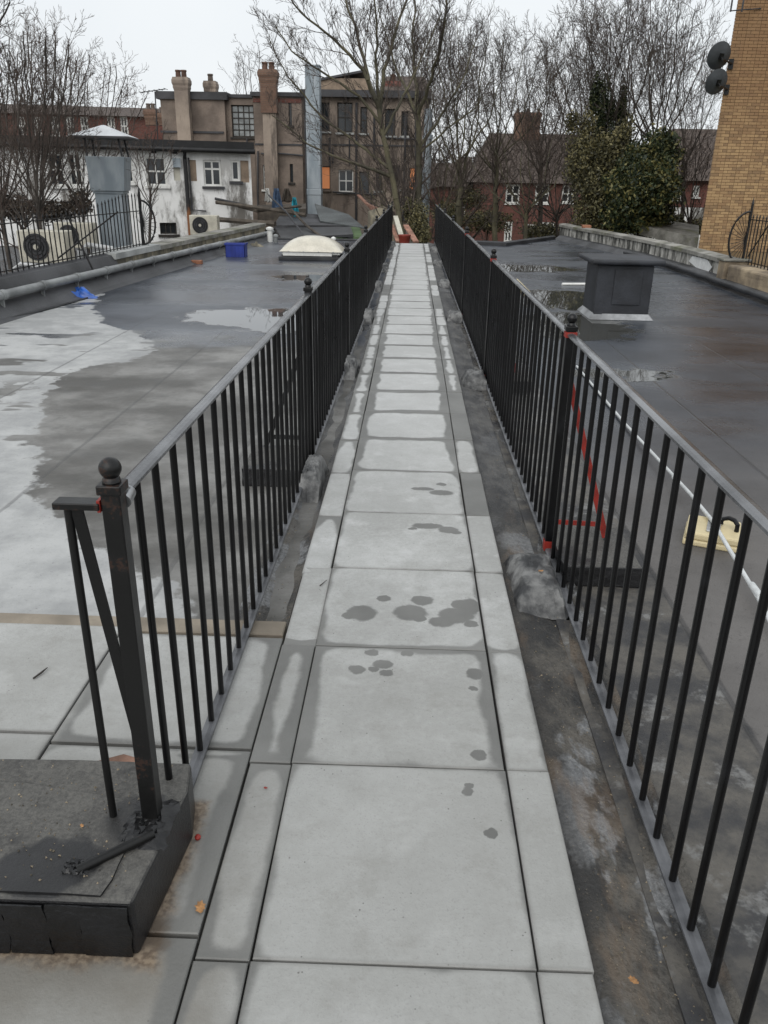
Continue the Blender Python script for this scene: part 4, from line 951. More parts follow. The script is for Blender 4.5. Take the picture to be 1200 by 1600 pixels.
# main range
ops = [(499,160,515,205),(527,160,551,207),(563,167,574,208),(601,170,618,212),(627,174,638,212),
       (500,260,516,296),(529,265,552,300),(587,262,597,298),(613,258,625,296),(639,262,649,297),(561,268,577,306)]
fr, rs, zt, A_, B_ = sect(476, 662, Y1+1.2, 153, ops, 'pebble2')
for k, r_ in enumerate(rs):
    if k in (5, 9): window(t, fr, *r_, 1, 1, fm='darkwood', gm='lit', bw=.04, sm='pebble', label='window glowing orange')
    elif k == 10: window(t, fr, *r_, 1, 1, fm='darkwood', gm='glass', bw=.05, sill=False, label='dark doorway opening')
    else: window(t, fr, *r_, 2 if k != 2 else 1, 2, fm='white' if k in (6,) else 'darkwood', bw=.055, sm='conc')
W_ = B_[0]-A_[0]
MB().obox(onf(fr,-.1,zt+.003,.35), fr[2]*(W_+.3), fr[3]*-9, Vector((0,0,.30))).build('eaves', M['lead'], t)
mb = MB(); z_ = zt + .31
q = [onf(fr,W_*.62,z_,.2), onf(fr,W_+.2,z_,.2), onf(fr,W_+.2,z_,-6), onf(fr,W_*.62,z_,-6), onf(fr,W_*.66,z_+.75,-1.4), onf(fr,W_*.98,z_+.75,-1.4), onf(fr,W_*.98,z_+.75,-4), onf(fr,W_*.66,z_+.75,-4)]
mb.add(q, [(0,1,5,4),(1,2,6,5),(2,3,7,6),(3,0,4,7),(4,5,6,7)]).build('roof', M['tile'], t)
MB().obox(onf(fr,0,on_y(560,228,Y1+1.2).z,.0), fr[2]*W_, fr[3]*.05, Vector((0,0,.07))).build('string_course', M['lead'], t)
p = on_y(614, 127, Y1+1.6); chimney(t, (p.x, Y1+1.8), .62, .55, zt, p.z, M['brick_red'], 1)
a = on_y(499, 125, Y1+4); b = on_y(577, 125, Y1+4); c1_ = on_y(558, 117, Y1+4).z; c0_ = on_y(500, 127, Y1+4).z
MB().prism([(a.x,Y1+4),(b.x,Y1+4),(b.x,Y1+7),(a.x,Y1+7)], zt+.2, (c0_+c1_)/2).build('roof_hut', M['board'], t)
MB().obox((a.x-.1,Y1+3.9,c0_), (b.x-a.x-.2,0,c1_-c0_+.12), (0,3.3,0), (0,0,.10)).build('hut_roof', M['lead'], t)
for px, y0_, y1_ in ((557,160,345),(585,180,250),(634,180,345),(515,215,260)):
    a = on_y(px, y0_, Y1+1.1); b = on_y(px, y1_, Y1+1.1); MB().tube([(a.x,Y1+1.1,a.z),(a.x,Y1+1.1,b.z)], .06, 6).build('drainpipe', M['lead'], t)
for pts in ([(403,236),(403,325)],[(408,240),(440,240),(474,243)],[(546,208),(546,258)],[(580,300),(580,345)],[(520,300),(590,304)],[(600,215),(655,218)],[(649,170),(649,330)],[(386,216),(386,300)],[(520,230),(520,256)]):
    MB().tube([on_y(px, py, Y1+(1.08 if px > 478 else (-1.0 if px > 402 else .2))) for px, py in pts], .04, 6).build('wall_pipe', M['lead'], t)
# flue
t = thing('flue_duct', 'tall square blue-grey metal flue rising against the brown building', 'flue', (-4.7, Y1-1.6, -3.5))
a, b = on_y(478,200,Y1-1.8), on_y(500,200,Y1-1.8); zt_ = on_y(489,103,Y1-1.8).z; y_ = Y1-1.8
cuts = [-3.4, on_y(489,305,y_).z, on_y(489,295,y_).z, on_y(489,226,y_).z, on_y(489,165,y_).z, zt_]
for k in range(5):
    e = .02 if k == 1 else 0
    o = MB().box(a.x-e, b.x+e, y_-e, y_+.7+e, cuts[k]+.006, cuts[k+1]).build('duct_section', M['galv'], t, bevel=.015)
MB().box(a.x-.03, b.x+.03, y_-.03, y_+.73, zt_+.002, zt_+.05).build('end_collar', M['galv'], t)

# ---- red brick house group (right of centre)
t = thing('red_brick_house', 'red brick house with brown hipped tile roof and white windows behind the bare trees', 'house', (9, 70, -3.5))
Yh = 68.0
ops = [(790,288,812,318),(836,288,858,318),(878,289,898,317),(788,346,800,378),(822,350,836,378),(842,347,866,378)]
ze = on_y(830, 284, Yh).z
a_ = on_y(742, 300, Yh).x; b_ = on_y(985, 300, Yh).x
rs = [rect(*o, (a_,Yh), (b_,Yh)) for o in ops]; fr = facade(t, (a_,Yh), (b_,Yh), -3.5, ze, rs, M['brick_red'], 9)
for r_ in rs: window(t, fr, *r_, 2, 2, bw=.13, inset=.04)
p0, p1 = on_y(765, 208, Yh+4.5), on_y(900, 208, Yh+4.5)
mb = MB().add([(a_-.6,Yh-.4,ze-.1),(b_+.5,Yh-.4,ze-.1),(b_+.5,Yh+9.4,ze-.1),(a_-.6,Yh+9.4,ze-.1),(p0.x,Yh+4.5,p0.z),(p1.x+2,Yh+4.5,p0.z)], [(0,1,5,4),(2,3,4,5),(1,2,5),(3,0,4),(3,2,1,0)])
mb.build('roof', M['tile'], t)
p = on_y(825, 176, Yh+4.3); chimney(t, (p.x, Yh+4.3), 2.0, 1.0, p0.z-1.2, p.z, M['brick_dirty'], 3, 'potgrey', .05)
# lower wing to the left
ops = [(714,312,727,336),(700,345,712,366)]
zw = on_y(720, 292, Yh+2).z; a2 = on_y(672, 300, Yh+2).x; b2 = a_-.02
rs = [rect(*o, (a2,Yh+2), (b2,Yh+2)) for o in ops]; fr = facade(t, (a2,Yh+2), (b2,Yh+2), -3.5, zw, rs, M['brick_red'], 7, name='wing_wall')
for r_ in rs: window(t, fr, *r_, 1, 2, bw=.12, inset=.04)
mb = MB().add([(a2-.4,Yh+1.6,zw),(b2,Yh+1.6,zw),(b2,Yh+9.2,zw),(a2-.4,Yh+9.2,zw),(a2+2.5,Yh+5.4,zw+2.3),(b2,Yh+5.4,zw+2.3)], [(0,1,5,4),(2,3,4,5),(3,0,4),(3,2,1,0),(1,2,5)]).build('roof', M['tile'], t)
# house behind the evergreens at right
Yh = 52.0
t = thing('corner_house', 'brick and white-rendered house glimpsed between the evergreen and the yellow brick block', 'house', (16, Yh, -3.5))
a_ = on_y(1010, 300, Yh).x; b_ = on_y(1180, 300, Yh).x; ze = on_y(1065, 282, Yh).z; zm = on_y(1065, 324, Yh).z
ops = [(1052,290,1066,312),(1083,290,1093,308)]
rs = [rect(*o, (a_,Yh), (b_,Yh)) for o in ops]; fr = facade(t, (a_,Yh), (b_,Yh), zm+.01, ze, rs, M['brick_red'], 8)
for r_ in rs: window(t, fr, *r_, 2, 1, bw=.1, inset=.04)
MB().box(a_-.1, b_, Yh-.25, Yh+8, -3.5, zm).build('rendered_ground_floor', M['whitewall'], t)
MB().add([(a_-.5,Yh-.4,ze),(b_,Yh-.4,ze),(b_,Yh+8.4,ze),(a_-.5,Yh+8.4,ze),(a_+2.2,Yh+4,ze+3.0),(b_,Yh+4,ze+3.0)], [(0,1,5,4),(2,3,4,5),(3,0,4),(3,2,1,0),(1,2,5)]).build('roof', M['tile'], t)
# far low row filling the skyline gaps
t = thing('distant_house', 'distant low house roof glimpsed through the trees right of the grey pole', 'house', (-2, 95, -3.5))
MB().box(-1.5, 14, 95, 103, -3.5, .9).build('wall', M['brick_dirty'], t)
MB().add([(-2,94.5,.9),(14.5,94.5,.9),(14.5,103.5,.9),(-2,103.5,.9),(1,99,3.2),(12,99,3.2)], [(0,1,5,4),(2,3,4,5),(1,2,5),(3,0,4),(3,2,1,0)]).build('roof', M['tile'], t)

# ---- yellow stock brick block at right: real bricks on a mortar wall
Yb = 24.0; xb0 = on_y(1092, 385, Yb).x
t = thing('yellow_brick_building', 'tall yellow stock brick building wall filling the upper right edge', 'building', (xb0, Yb, -3.5))
M['mortar'] = rough_mat('dark_mortar', (.24,.165,.09), .2, 3, .95, .004)
MB().prism([(xb0+.012,Yb+.012),(xb0+10,Yb+.012),(xb0+14,Yb+9),(xb0+4.2,Yb+9)], -3.5, 9.5).build('mortar_wall', M['mortar'], t)
def sb_fn():
    P, x, y, z = pos(); r = irand(); r2 = orand(); k = S.m('FRACT', r*7.13 + r2*5.7)*.7 + noise(P, 5, 4)*.3; a = noise(P, .55, 5, .6); b = noise(P, 30, 4)
    c = mixc(sstep(k, .15, .6), (.30,.185,.095), (.42,.275,.14)); c = mixc(sstep(k, .62, .72)*.65, c, (.17,.105,.06))
    c = mixc(sstep(z + (a-.5)*3.5, 1.8, 4.6)*.72, c, (.23,.125,.06)); c = mixc(sstep(noise(vec(x*1.5,y,z*.5), 1.4, 5), .5, .7)*.4, c, (.20,.13,.075)); c = mixc(sstep(b, .5, .75)*.4, c, (.17,.12,.07))
    return dict(color=c, rough=.9, bump=b, bd=.004)
M['stockbrick'] = material('yellow_stock_brick', sb_fn)
bme = []
for L in (.215, .1025):
    mb = MB(); mb.box(-L/2, L/2, -.008, .05, -.0325, .0325); me = bpy.data.meshes.new('brick'); me.from_pydata(mb.v, [], mb.f); me.materials.append(M['stockbrick']); bme.append(me)
cells = []
row = 0; z = -.2
r_ = random.Random(11)
while z < 9.4:
    x = xb0 + (0 if row % 2 else -.0); k = 0
    first = True
    while x < xb0 + 3.4:
        L = (.1025 if (k + row) % 2 else .215); cells.append((x + L/2, z, L)); x += L + .010; k += 1
    z += .075; row += 1
def keyf(c): return ((c[0]-xb0)**2 + (c[1]-1.5)**2*.35)
cells.sort(key=keyf); org_ = ORG[t.name]; rest = MB(); cnt = 0
for cx_, cz_, L in cells:
    if cnt < 290 and L > .2:
        o = bpy.data.objects.new('brick', bme[0]); col.objects.link(o); o.parent = t; o.location = Vector((cx_, Yb+.003*r_.random(), cz_)) - org_; cnt += 1
    else: rest.box(cx_-L/2, cx_+L/2, Yb-.008+.003*r_.random(), Yb+.04, cz_-.0325, cz_+.0325)
ro = rest.build('bricks', M['stockbrick'], t); ro['kind'] = 'stuff'
# satellite dishes seen from behind
M['dish'] = rough_mat('dark_grey_dish', (.045,.05,.055), .2, 4, .5, .001)
def dish(px, py, Y, r, label, wall=True):
    c = on_y(px, py, Y); t_ = thing('satellite_dish', label, 'satellite dish', c)
    ax = Vector((-.35, .9, .30)).normalized(); u_ = ax.cross(Vector((0,0,1))).normalized(); v_ = u_.cross(ax)
    vs = []; fs = []; n = 24; prof = [(.02, -.09), (.35, -.075), (.7, -.035), (1.0, .02), (1.03, .025), (1.0, .032), (.7, -.02), (.02, -.075)]
    for k, h in prof:
        for i in range(n):
            a = 2*math.pi*i/n; vs.append(c + (u_*math.cos(a)*k + v_*math.sin(a)*k*.93)*r + ax*h*r*2.2)
    for j in range(len(prof)-1):
        for i in range(n): i2 = (i+1)%n; fs.append((j*n+i, j*n+i2, (j+1)*n+i2, (j+1)*n+i))
    fs.append(tuple(range(n))); MB().add(vs, fs).build('reflector', M['dish'], t_, smooth=True)
    w = Vector((xb0+.0, Yb-.02, c.z-.1*r))
    MB().tube([c - ax*r*.2, c - ax*r*.45 + Vector((0,0,-.06)), w + Vector((.05,-.12,-.1)), w+Vector((.06,0,-.1))], .022, 8).build('bracket_arm', M['black_old'], t_)
    MB().box(w.x+.0, w.x+.12, Yb-.05, Yb-.012, w.z-.22, w.z+.02).build('wall_plate', M['black_old'], t_)
    MB().obox(c - ax*r*.32 - u_*.05 - v_*.07, u_*.10, v_*.14, ax*r*.14).build('clamp', M['black_old'], t_)
    MB().tube([c - v_*r*.9 + ax*.02, c + ax*r*1.0 - v_*r*.5], .012, 6).build('feed_arm', M['black_old'], t_)
dish(1124, 87, Yb-.45, .34, 'upper of two dark satellite dishes on the yellow brick corner'); dish(1120, 128, Yb-.45, .32, 'lower of two dark satellite dishes on the yellow brick corner')
p = on_y(1150, 14, Yb-.2); t = thing('wall_aerial', 'small two-pronged aerial bracket high on the yellow brick corner', 'aerial', p)
MB().tube([(xb0+.6, Yb-.01, p.z+.05), (p.x+.12, Yb-.2, p.z-.02), (p.x-.16, Yb-.3, p.z-.06)], .015, 6).build('arm', M['lead'], t)
for dx in (-.16, .12): MB().tube([(p.x+dx, Yb-.3, p.z-.08), (p.x+dx, Yb-.3, p.z+.18)], .022, 6).build('prong', M['lead'], t)

# ---- yard beyond the left parapet
nr = MB().prism([(-22,6),(-5.55,6),(-5.0,17),(-4.4,24),(-4.4,27.5),(-13,27.5),(-22,24)], -3.5, -.75).build('lower_neighbour_roof', M['felt_grey']); tag(nr, 'low dark flat roof between the left parapet and the white building', 'roof')
Y = 19.5
t = thing('extract_stack', 'galvanised kitchen extract stack with bucket top and pyramid rain cap', 'ventilation stack', (-6.9, Y, -.75))
def pxr(px0, px1, py, Y): a = on_y(px0, py, Y); b = on_y(px1, py, Y); return (a.x+b.x)/2, (b.x-a.x)/2, (a.z+b.z)/2
ca, ha, za = pxr(133, 206, 245, Y+.6); cb, hb, zb_ = pxr(142, 205, 298, Y+.6)
rot = R(8)
def sq(c, h, z, Yc): return [(c+h*1.0*math.cos(rot+R(a))*1.12, Yc+h*1.0*math.sin(rot+R(a))*1.12, z) for a in (225,315,45,135)]
def frust(nm, c0, h0, z0, c1, h1, z1, mat): return MB().add(sq(c0,h0,z0,Y+.6)+sq(c1,h1,z1,Y+.6), [(3,2,1,0),(4,5,6,7)]+[(i,(i+1)%4,4+(i+1)%4,4+i) for i in range(4)]).build(nm, mat, t, bevel=.008)
frust('bucket', cb, hb, zb_, ca, ha, za, M['galv'])
frust('duct', cb, hb*.82, -.75, cb, hb*.82, zb_-.004, M['galv'])
frust('duct_flange', cb, hb*.90, zb_-.06, cb, hb*.92, zb_-.006, M['galv'])
cc_, hc, zc = pxr(107, 220, 214, Y+.6); _, _, zp = pxr(158, 159, 193, Y)
frust('rain_cap', cc_, hc*.98, zc, cc_, .04, zp, M['capmetal']); frust('cap_rim', cc_, hc*.99, zc-.05, cc_, hc*.99, zc-.004, M['lead'])
for q, w in zip(sq(ca, ha*.9, za-.05, Y+.6), sq(cc_, hc*.55, zc-.03, Y+.6)): MB().bar(q, w, .035, .035).build('cap_leg', M['lead'], t)
# air conditioners
M['acbox'] = rough_mat('cream_steel', (.56,.53,.44), .15, 4, .5)
def ac_unit(px, py, Y, w, h, label, rz=0.0, zb=None):
    p = on_y(px, py, Y); x, z = p.x, p.z
    t_ = thing('air_conditioner', label, 'air conditioner', (x, Y, z-h/2))
    MB().box(x-w/2, x+w/2, Y, Y+.35, z-h/2, z+h/2).build('casing', M['acbox'], t_, bevel=.02)
    cxx = x-w*.12; r0 = h*.42
    mb = MB(); n = 28; vs = []
    for k in range(n): a = 2*math.pi*k/n; vs += [(cxx+r0*math.cos(a), Y-.02, z+r0*math.sin(a)), (cxx+r0*math.cos(a), Y+.001, z+r0*math.sin(a))]
    mb.add(vs, [tuple(2*k for k in range(n))] + [(2*k, 2*k+1, 2*((k+1)%n)+1, 2*((k+1)%n)) for k in range(n)]).build('fan_recess', M['felt_dark'], t_)
    for rr_ in (.35, .6, .85):
        MB().tube([(cxx+r0*rr_*math.cos(2*math.pi*k/20), Y-.03, z+r0*rr_*math.sin(2*math.pi*k/20)) for k in range(21)], .006, 4, cap=False).build('grille_ring', M['black_old'], t_)
    MB().lathe((0,0,0), [(.001,0),(.07,0),(.07,.02),(.001,.03)], 14)
    hub = [(cxx+.045*math.cos(2*math.pi*k/14), Y-.036, z+.045*math.sin(2*math.pi*k/14)) for k in range(14)]; MB().add(hub, [tuple(range(14))]).build('fan_hub', M['acbox'], t_)
    for k in range(3):
        a = 2*math.pi*k/3+.4; MB().add([(cxx+.07*math.cos(a), Y-.023, z+.07*math.sin(a)), (cxx+r0*.9*math.cos(a+.2), Y-.022, z+r0*.9*math.sin(a+.2)), (cxx+r0*.9*math.cos(a+.9), Y-.026, z+r0*.9*math.sin(a+.9)), (cxx+.07*math.cos(a+.9), Y-.026, z+.07*math.sin(a+.9))], [(0,1,2,3)]).build('fan_blade', M['lead'], t_)
    return t_
ac_unit(66, 386, 14.5, .86, .54, 'cream air conditioner with black fan behind the left spiked fence')
ac_unit(115, 368, 19.0, .9, .55, 'pale air conditioner further back behind the left fence')
ac_unit(318, 352, 27, .9, .6, 'pale air conditioner against the foot of the white building', )
# insulated ducts and pipes (loose clutter) behind the fence
M['foil'] = rough_mat('pale_pipe_lagging', (.55,.56,.56), .2, 3, .5, .01)
r_ = random.Random(4)
PL = ['leftmost pale lagged pipe bending behind the spiked fence','second pale lagged pipe from the left behind the spiked fence','middle pale lagged pipe between air conditioner and extract stack','pale lagged pipe nearest the extract stack foot']
for k in range(4):
    x = -8.3 + k*.5; Yk = 16.6 + r_.uniform(0, 1.6); z = -.75; h = r_.uniform(.35, .8)
    pts = [(x, Yk, z), (x+.05, Yk, z+h), (x+.25, Yk-.05, z+h+.12), (x+.8, Yk-.1, z+h+.06), (x+1.0, Yk-.1, z+.2)]
    tag(MB().tube(pts, r_.uniform(.035, .06), 8).build('lagged_pipe', M['foil'], smooth=True), PL[k], 'pipe', 'lagged pipes behind the left fence')

# ---- clutter between roof and brown building
M['tarp'] = rough_mat('grey_sheeting', (.09,.10,.10), .25, 1.5, .6, .02)
M['green'] = rough_mat('green_felt_roof', (.10,.16,.07), .2, 2, .9, .01)
M['timber'] = rough_mat('weathered_timber', (.09,.075,.06), .3, 3, .9, .01)
M['redplastic'] = rough_mat('red_plastic', (.28,.05,.035), .2, 5, .5)
M['orange'] = rough_mat('salmon_brick', (.34,.18,.13), .25, 5, .9, .01)
def quadp(nm, pts, th, mat, label, cat):
    ps = [on_y(*q) for q in pts]; n = len(ps); vs = ps + [p - Vector((0,0,th)) for p in ps]
    o = MB().add(vs, [tuple(range(n)), tuple(reversed(range(n, 2*n)))] + [(i,i+n,(i+1)%n+n,(i+1)%n) for i in range(n)]).build(nm, mat); return tag(o, label, cat)
quadp('lean_to_roof', [(428,352,29),(560,352,29),(520,336,33),(440,332,33)], .12, M['lead'], 'dark sagging lean-to roof beyond the left roof end', 'roof')
quadp('lean_to_roof', [(440,372,26),(552,366,26),(548,354,28.5),(430,356,28.5)], .15, M['felt_dark'], 'lower black shed roof just past the domed skylight', 'roof')
quadp('metal_sheet', [(500,345,30),(570,356,28),(545,335,31),(492,318,33.5)], .04, M['tarp'], 'sloping grey metal sheet right of the blue-grey flue foot', 'sheet')
quadp('green_roof', [(524,371,26),(566,370,26),(562,354,28.5),(530,355,28.5)], .2, M['green'], 'small green felt flat roof beside the left railing far end', 'roof')
sh = MB().box(-7.5, .3, 26.0, 36, -3.5, -.55).build('yard_shed', M['timber']); tag(sh, 'dark timber shed structures below the lean-to roofs', 'shed')
for k, (q, r0) in enumerate((([(338,316,30.3),(400,324,29.5),(478,336,29)], .07), ([(372,322,30),(400,330,29.5),(470,322,31)], .05), ([(420,305,30),(448,332,28),(478,372,26)], .028), ([(455,327,29),(478,352,28),(505,372,26)], .04), ([(330,342,29),(430,350,28)], .09))):
    lb = ['long dark beam sloping from the white wall over the yard','second dark beam lying by the yard beam','leaning grey pole beside the teal cloth','leaning dark pole over the shed roofs','thick dark beam behind the left parapet end'][k]
    tag(MB().tube([on_y(*p_) for p_ in q], r0, 6).build('yard_beam', M['timber'] if k != 2 else M['lead']), lb, 'beam')
quadp('balcony_deck', [(402,330,32),(478,326,32),(478,318,37),(404,320,37)], .35, M['timber'], 'dark balcony deck in front of the middle brown wing', 'balcony')
M['teal'] = rough_mat('teal_cloth', (.02,.28,.36), .2, 4, .8)
M['denim'] = rough_mat('blue_grey_cloth', (.08,.13,.22), .3, 4, .9)
def cloth(px, py, Y, w, h, mat, label, nm='hanging_cloth'):
    p = on_y(px, py, Y); vs = []; n = 8; fs = []
    for j in range(n+1):
        for i in range(n+1):
            u = i/n-.5; v = j/n; ww = w*(.35+.65*v); vs.append((p.x+u*ww + .1*v*w, Y + .06*math.sin(i*1.9+j*.5), p.z + h/2 - v*h + .05*h*math.sin(i*1.3)*v))
    fs = [(j*(n+1)+i, j*(n+1)+i+1, (j+1)*(n+1)+i+1, (j+1)*(n+1)+i) for j in range(n) for i in range(n)]
    o = MB().add(vs, fs).build(nm, mat, smooth=True); sm_ = o.modifiers.new('thick', 'SOLIDIFY'); sm_.thickness = .02; return tag(o, label, 'cloth')
cloth(460, 323, 31.6, .36, .65, M['teal'], 'bright teal cloth hanging from the balcony'); cloth(432, 312, 32.5, .5, .8, M['denim'], 'blue-grey cloths hanging on the balcony left of the teal cloth')
cloth(418, 305, 33, .3, .5, M['white'], 'white cloth hanging at the left of the balcony'); cloth(448, 305, 33.5, .5, .5, M['timber'], 'dark bundle standing on the balcony behind the teal cloth')
# rubble and barriers past the end of the walkway
quadp('white_wall', [(592,350,27),(616,352,27),(614,317,27.4),(575,330,27.2)], .9, M['plaster_tan'], 'broken pale wall top past the far end of the left railing', 'wall')
for k, (a, b, w, mt_) in enumerate((((560,305,29),(600,345,27),.10,M['orange']), ((572,318,28),(612,336,27),.10,M['orange']), ((634,352,25.5),(650,378,24),.16,M['orange']), ((612,352,26),(622,378,24.5),.12,M['orange']), ((618,338,26),(628,372,24.6),.14,M['pale']))):
    lb = ['salmon rail sloping down in front of the brown building','second salmon rail below the sloping one','salmon plank leaning past the walkway end on the right','salmon plank leaning past the walkway end on the left','pale plank between the salmon planks at the walkway end'][k]
    tag(MB().bar(on_y(*a), on_y(*b), w, .04).build('leaning_plank', mt_), lb, 'plank')
p = on_y(632, 372, 23.6); tag(MB().lathe((p.x, 23.6, p.z-.25), [(.12,0),(.17,.30),(.18,.31),(.18,.34),(.14,.33),(.1,.05)], 14).build('red_bucket', M['redplastic'], smooth=True), 'small red bucket just beyond the end of the slab walkway', 'bucket')
tag(MB().box(-.75, .85, 23.0, 30, -3.5, -.62).build('end_platform', M['timber']), 'low dark platform beneath the rubble past the walkway end', 'platform')
a, b = on_y(666,170,34), on_y(664,340,34); t = thing('steel_column', 'wide grey-white metal flue pipe behind the right pale tree trunk', 'flue', (b.x, 34, -3.5))
MB().tube([(b.x,34,-3.5),(b.x,34,a.z-1)], .17, 12).build('lower_section', M['galv'], t, smooth=True); MB().tube([(b.x,34,a.z-.995),(b.x,34,a.z)], .15, 12).build('upper_section', M['galv'], t, smooth=True)
MB().tube([(b.x,34,a.z-1.05),(b.x,34,a.z-.9)], .20, 12).build('joint_collar', M['galv'], t)

# ================================================================== TREES
def segs_mesh(p0, p1, r0, r1, n):
    p0, p1 = np.array(p0), np.array(p1); r0, r1 = np.array(r0)[:,None,None], np.array(r1)[:,None,None]
    d = p1-p0; d /= np.linalg.norm(d, axis=1)[:,None]+1e-9
    ref = np.tile(np.array([0.,0.,1.]), (len(d),1)); ref[np.abs(d[:,2])>.9] = (1.,0.,0.)
    a = np.cross(d, ref); a /= np.linalg.norm(a, axis=1)[:,None]; b = np.cross(d, a)
    th = np.arange(n)*2*np.pi/n; ring = a[:,None,:]*np.cos(th)[None,:,None] + b[:,None,:]*np.sin(th)[None,:,None]
    v = np.concatenate([p0[:,None,:]+ring*r0, p1[:,None,:]+ring*r1], axis=1).reshape(-1,3)
    k = np.arange(n); k2 = (k+1)%n; f = np.stack([k,k2,k2+n,k+n],1); F = (f[None]+(np.arange(len(p0))*2*n)[:,None,None]).reshape(-1,4)
    return v, F
def np_obj(name, v, F, mat, parent=None, smooth=True):
    base = np.array(ORG[parent.name]) if parent else np.zeros(3); v = (v-base).astype(np.float32); k = F.shape[1]
    me = bpy.data.meshes.new(name); me.vertices.add(len(v)); me.vertices.foreach_set('co', v.ravel())
    me.loops.add(F.size); me.loops.foreach_set('vertex_index', F.ravel().astype(np.int32)); me.polygons.add(len(F))
    me.polygons.foreach_set('loop_start', np.arange(len(F), dtype=np.int32)*k); me.polygons.foreach_set('loop_total', np.full(len(F), k, dtype=np.int32))
    if smooth: me.polygons.foreach_set('use_smooth', np.ones(len(F), dtype=bool))
    me.update(calc_edges=True); me.materials.append(mat); o = bpy.data.objects.new(name, me); col.objects.link(o)
    if parent: o.parent = parent; ORG[o.name] = ORG[parent.name]
    return o
M['bark_green'] = rough_mat('algae_green_bark', (.105,.095,.058), .35, 1.5, .95, .02, c2=(.06,.055,.04), bscale=14)
M['bark'] = rough_mat('dark_bark', (.080,.068,.058), .4, 2, .95, .02, bscale=14)
M['twigs'] = rough_mat('bare_twigs', (.085,.068,.058), .3, 1, .95)
M['twigs_brown'] = rough_mat('brown_twigs', (.10,.075,.062), .3, 1, .95)
def rot_about(d, ang, az):
    u = d.cross(Vector((0,0,1))) if abs(d.z) < .95 else d.cross(Vector((1,0,0))); u.normalize(); v = d.cross(u)
    return (d*math.cos(ang) + (u*math.cos(az) + v*math.sin(az))*math.sin(ang)).normalized()
def tree(name, label, cat, base, limbs, seed, twig=(14, 7, 4), tw_len=.32, upt=.35, bark='bark', twm='twigs', minr=.0065, spread=(22,48), start=.22, rmul=1.0, group=None, ivy=None):
    """limbs: list of (points, r0, r1); twigs grow off each limb in three orders"""
    r_ = random.Random(seed); t_ = thing(name, label, cat, base, group); p0=[];p1=[];q0=[];q1=[]; T0=[];T1=[];R0=[];R1=[]
    def branch(p, d, L, r, lev, bigs):
        ns = 4 if lev == 0 else (3 if lev == 1 else 2); pts = [p]; rr = [r]
        for i in range(ns):
            d = (d + Vector((r_.gauss(0,.13), r_.gauss(0,.13), r_.gauss(0,.10) + upt*.22))).normalized()
            pts.append(pts[-1] + d*(L/ns)); rr.append(max(minr*.6, r*(1-(i+1)/ns*.8)))
        for i in range(ns):
            p0.append(pts[i][:]); p1.append(pts[i+1][:]); q0.append(rr[i]); q1.append(rr[i+1])
        if lev < len(twig)-1:
            m = twig[lev+1]
            for k in range(m):
                f = .18 + .82*(k + r_.random())/m; i = min(ns-1, int(f*ns)); q = pts[i].lerp(pts[i+1], f*ns-i)
                dd = rot_about((pts[i+1]-pts[i]).normalized(), R(r_.uniform(*spread)), r_.uniform(0, 6.28))
                branch(q, (dd + Vector((0,0,upt*.5))).normalized(), L*r_.uniform(.30,.55)*(1.15-f*.5), max(minr, rr[i]*.55), lev+1, bigs)
    for pts, ra, rb in limbs:
        pts = [Vector(p) for p in pts]; n = len(pts)-1
        # resample with wobble
        sm = []; 
        for i in range(n):
            for s_ in range(4):
                f = s_/4; w = .018*(pts[i+1]-pts[i]).length
                sm.append(pts[i].lerp(pts[i+1], f) + Vector((r_.gauss(0,w), r_.gauss(0,w), 0)) * (1 if (i or s_) else 0))
        sm.append(pts[-1]); N = len(sm)-1; L = sum((sm[i+1]-sm[i]).length for i in range(N))
        rad = [max(minr, ra + (rb-ra)*(i/N)**.8) for i in range(N+1)]
        for i in range(N): T0.append(sm[i][:]); T1.append(sm[i+1][:]); R0.append(rad[i]); R1.append(rad[i+1])
        m = twig[0]
        for k in range(m):
            f = start + (1-start)*(k + r_.random())/m; i = min(N-1, int(f*N)); q = sm[i].lerp(sm[i+1], f*N-i)
            dd = rot_about((sm[i+1]-sm[i]).normalized(), R(r_.uniform(*spread)), r_.uniform(0, 6.28))
            branch(q, (dd + Vector((0,0,upt*.6))).normalized(), L*tw_len*r_.uniform(.55,1.25)*(1.25-f*.75), max(minr, rad[i]*.38), 0, None)
    v, F = segs_mesh(T0, T1, np.array(R0)*rmul, np.array(R1)*rmul, 9); np_obj('trunk', v, F, M[bark], t_)
    v, F = segs_mesh(p0, p1, q0, q1, 3); np_obj('crown', v, F, M[twm], t_)
    return t_, [Vector(p) for p in T1]
G = -3.5
def L(Y, pts, ra, rb, dy=0.0):
    n = len(pts)-1; return ([on_y(px, py, Y + dy*i/max(n,1)) for i, (px, py) in enumerate(pts)], ra, rb)
def base(px, py, Y): p = on_y(px, py, Y); return (p.x, Y, G)
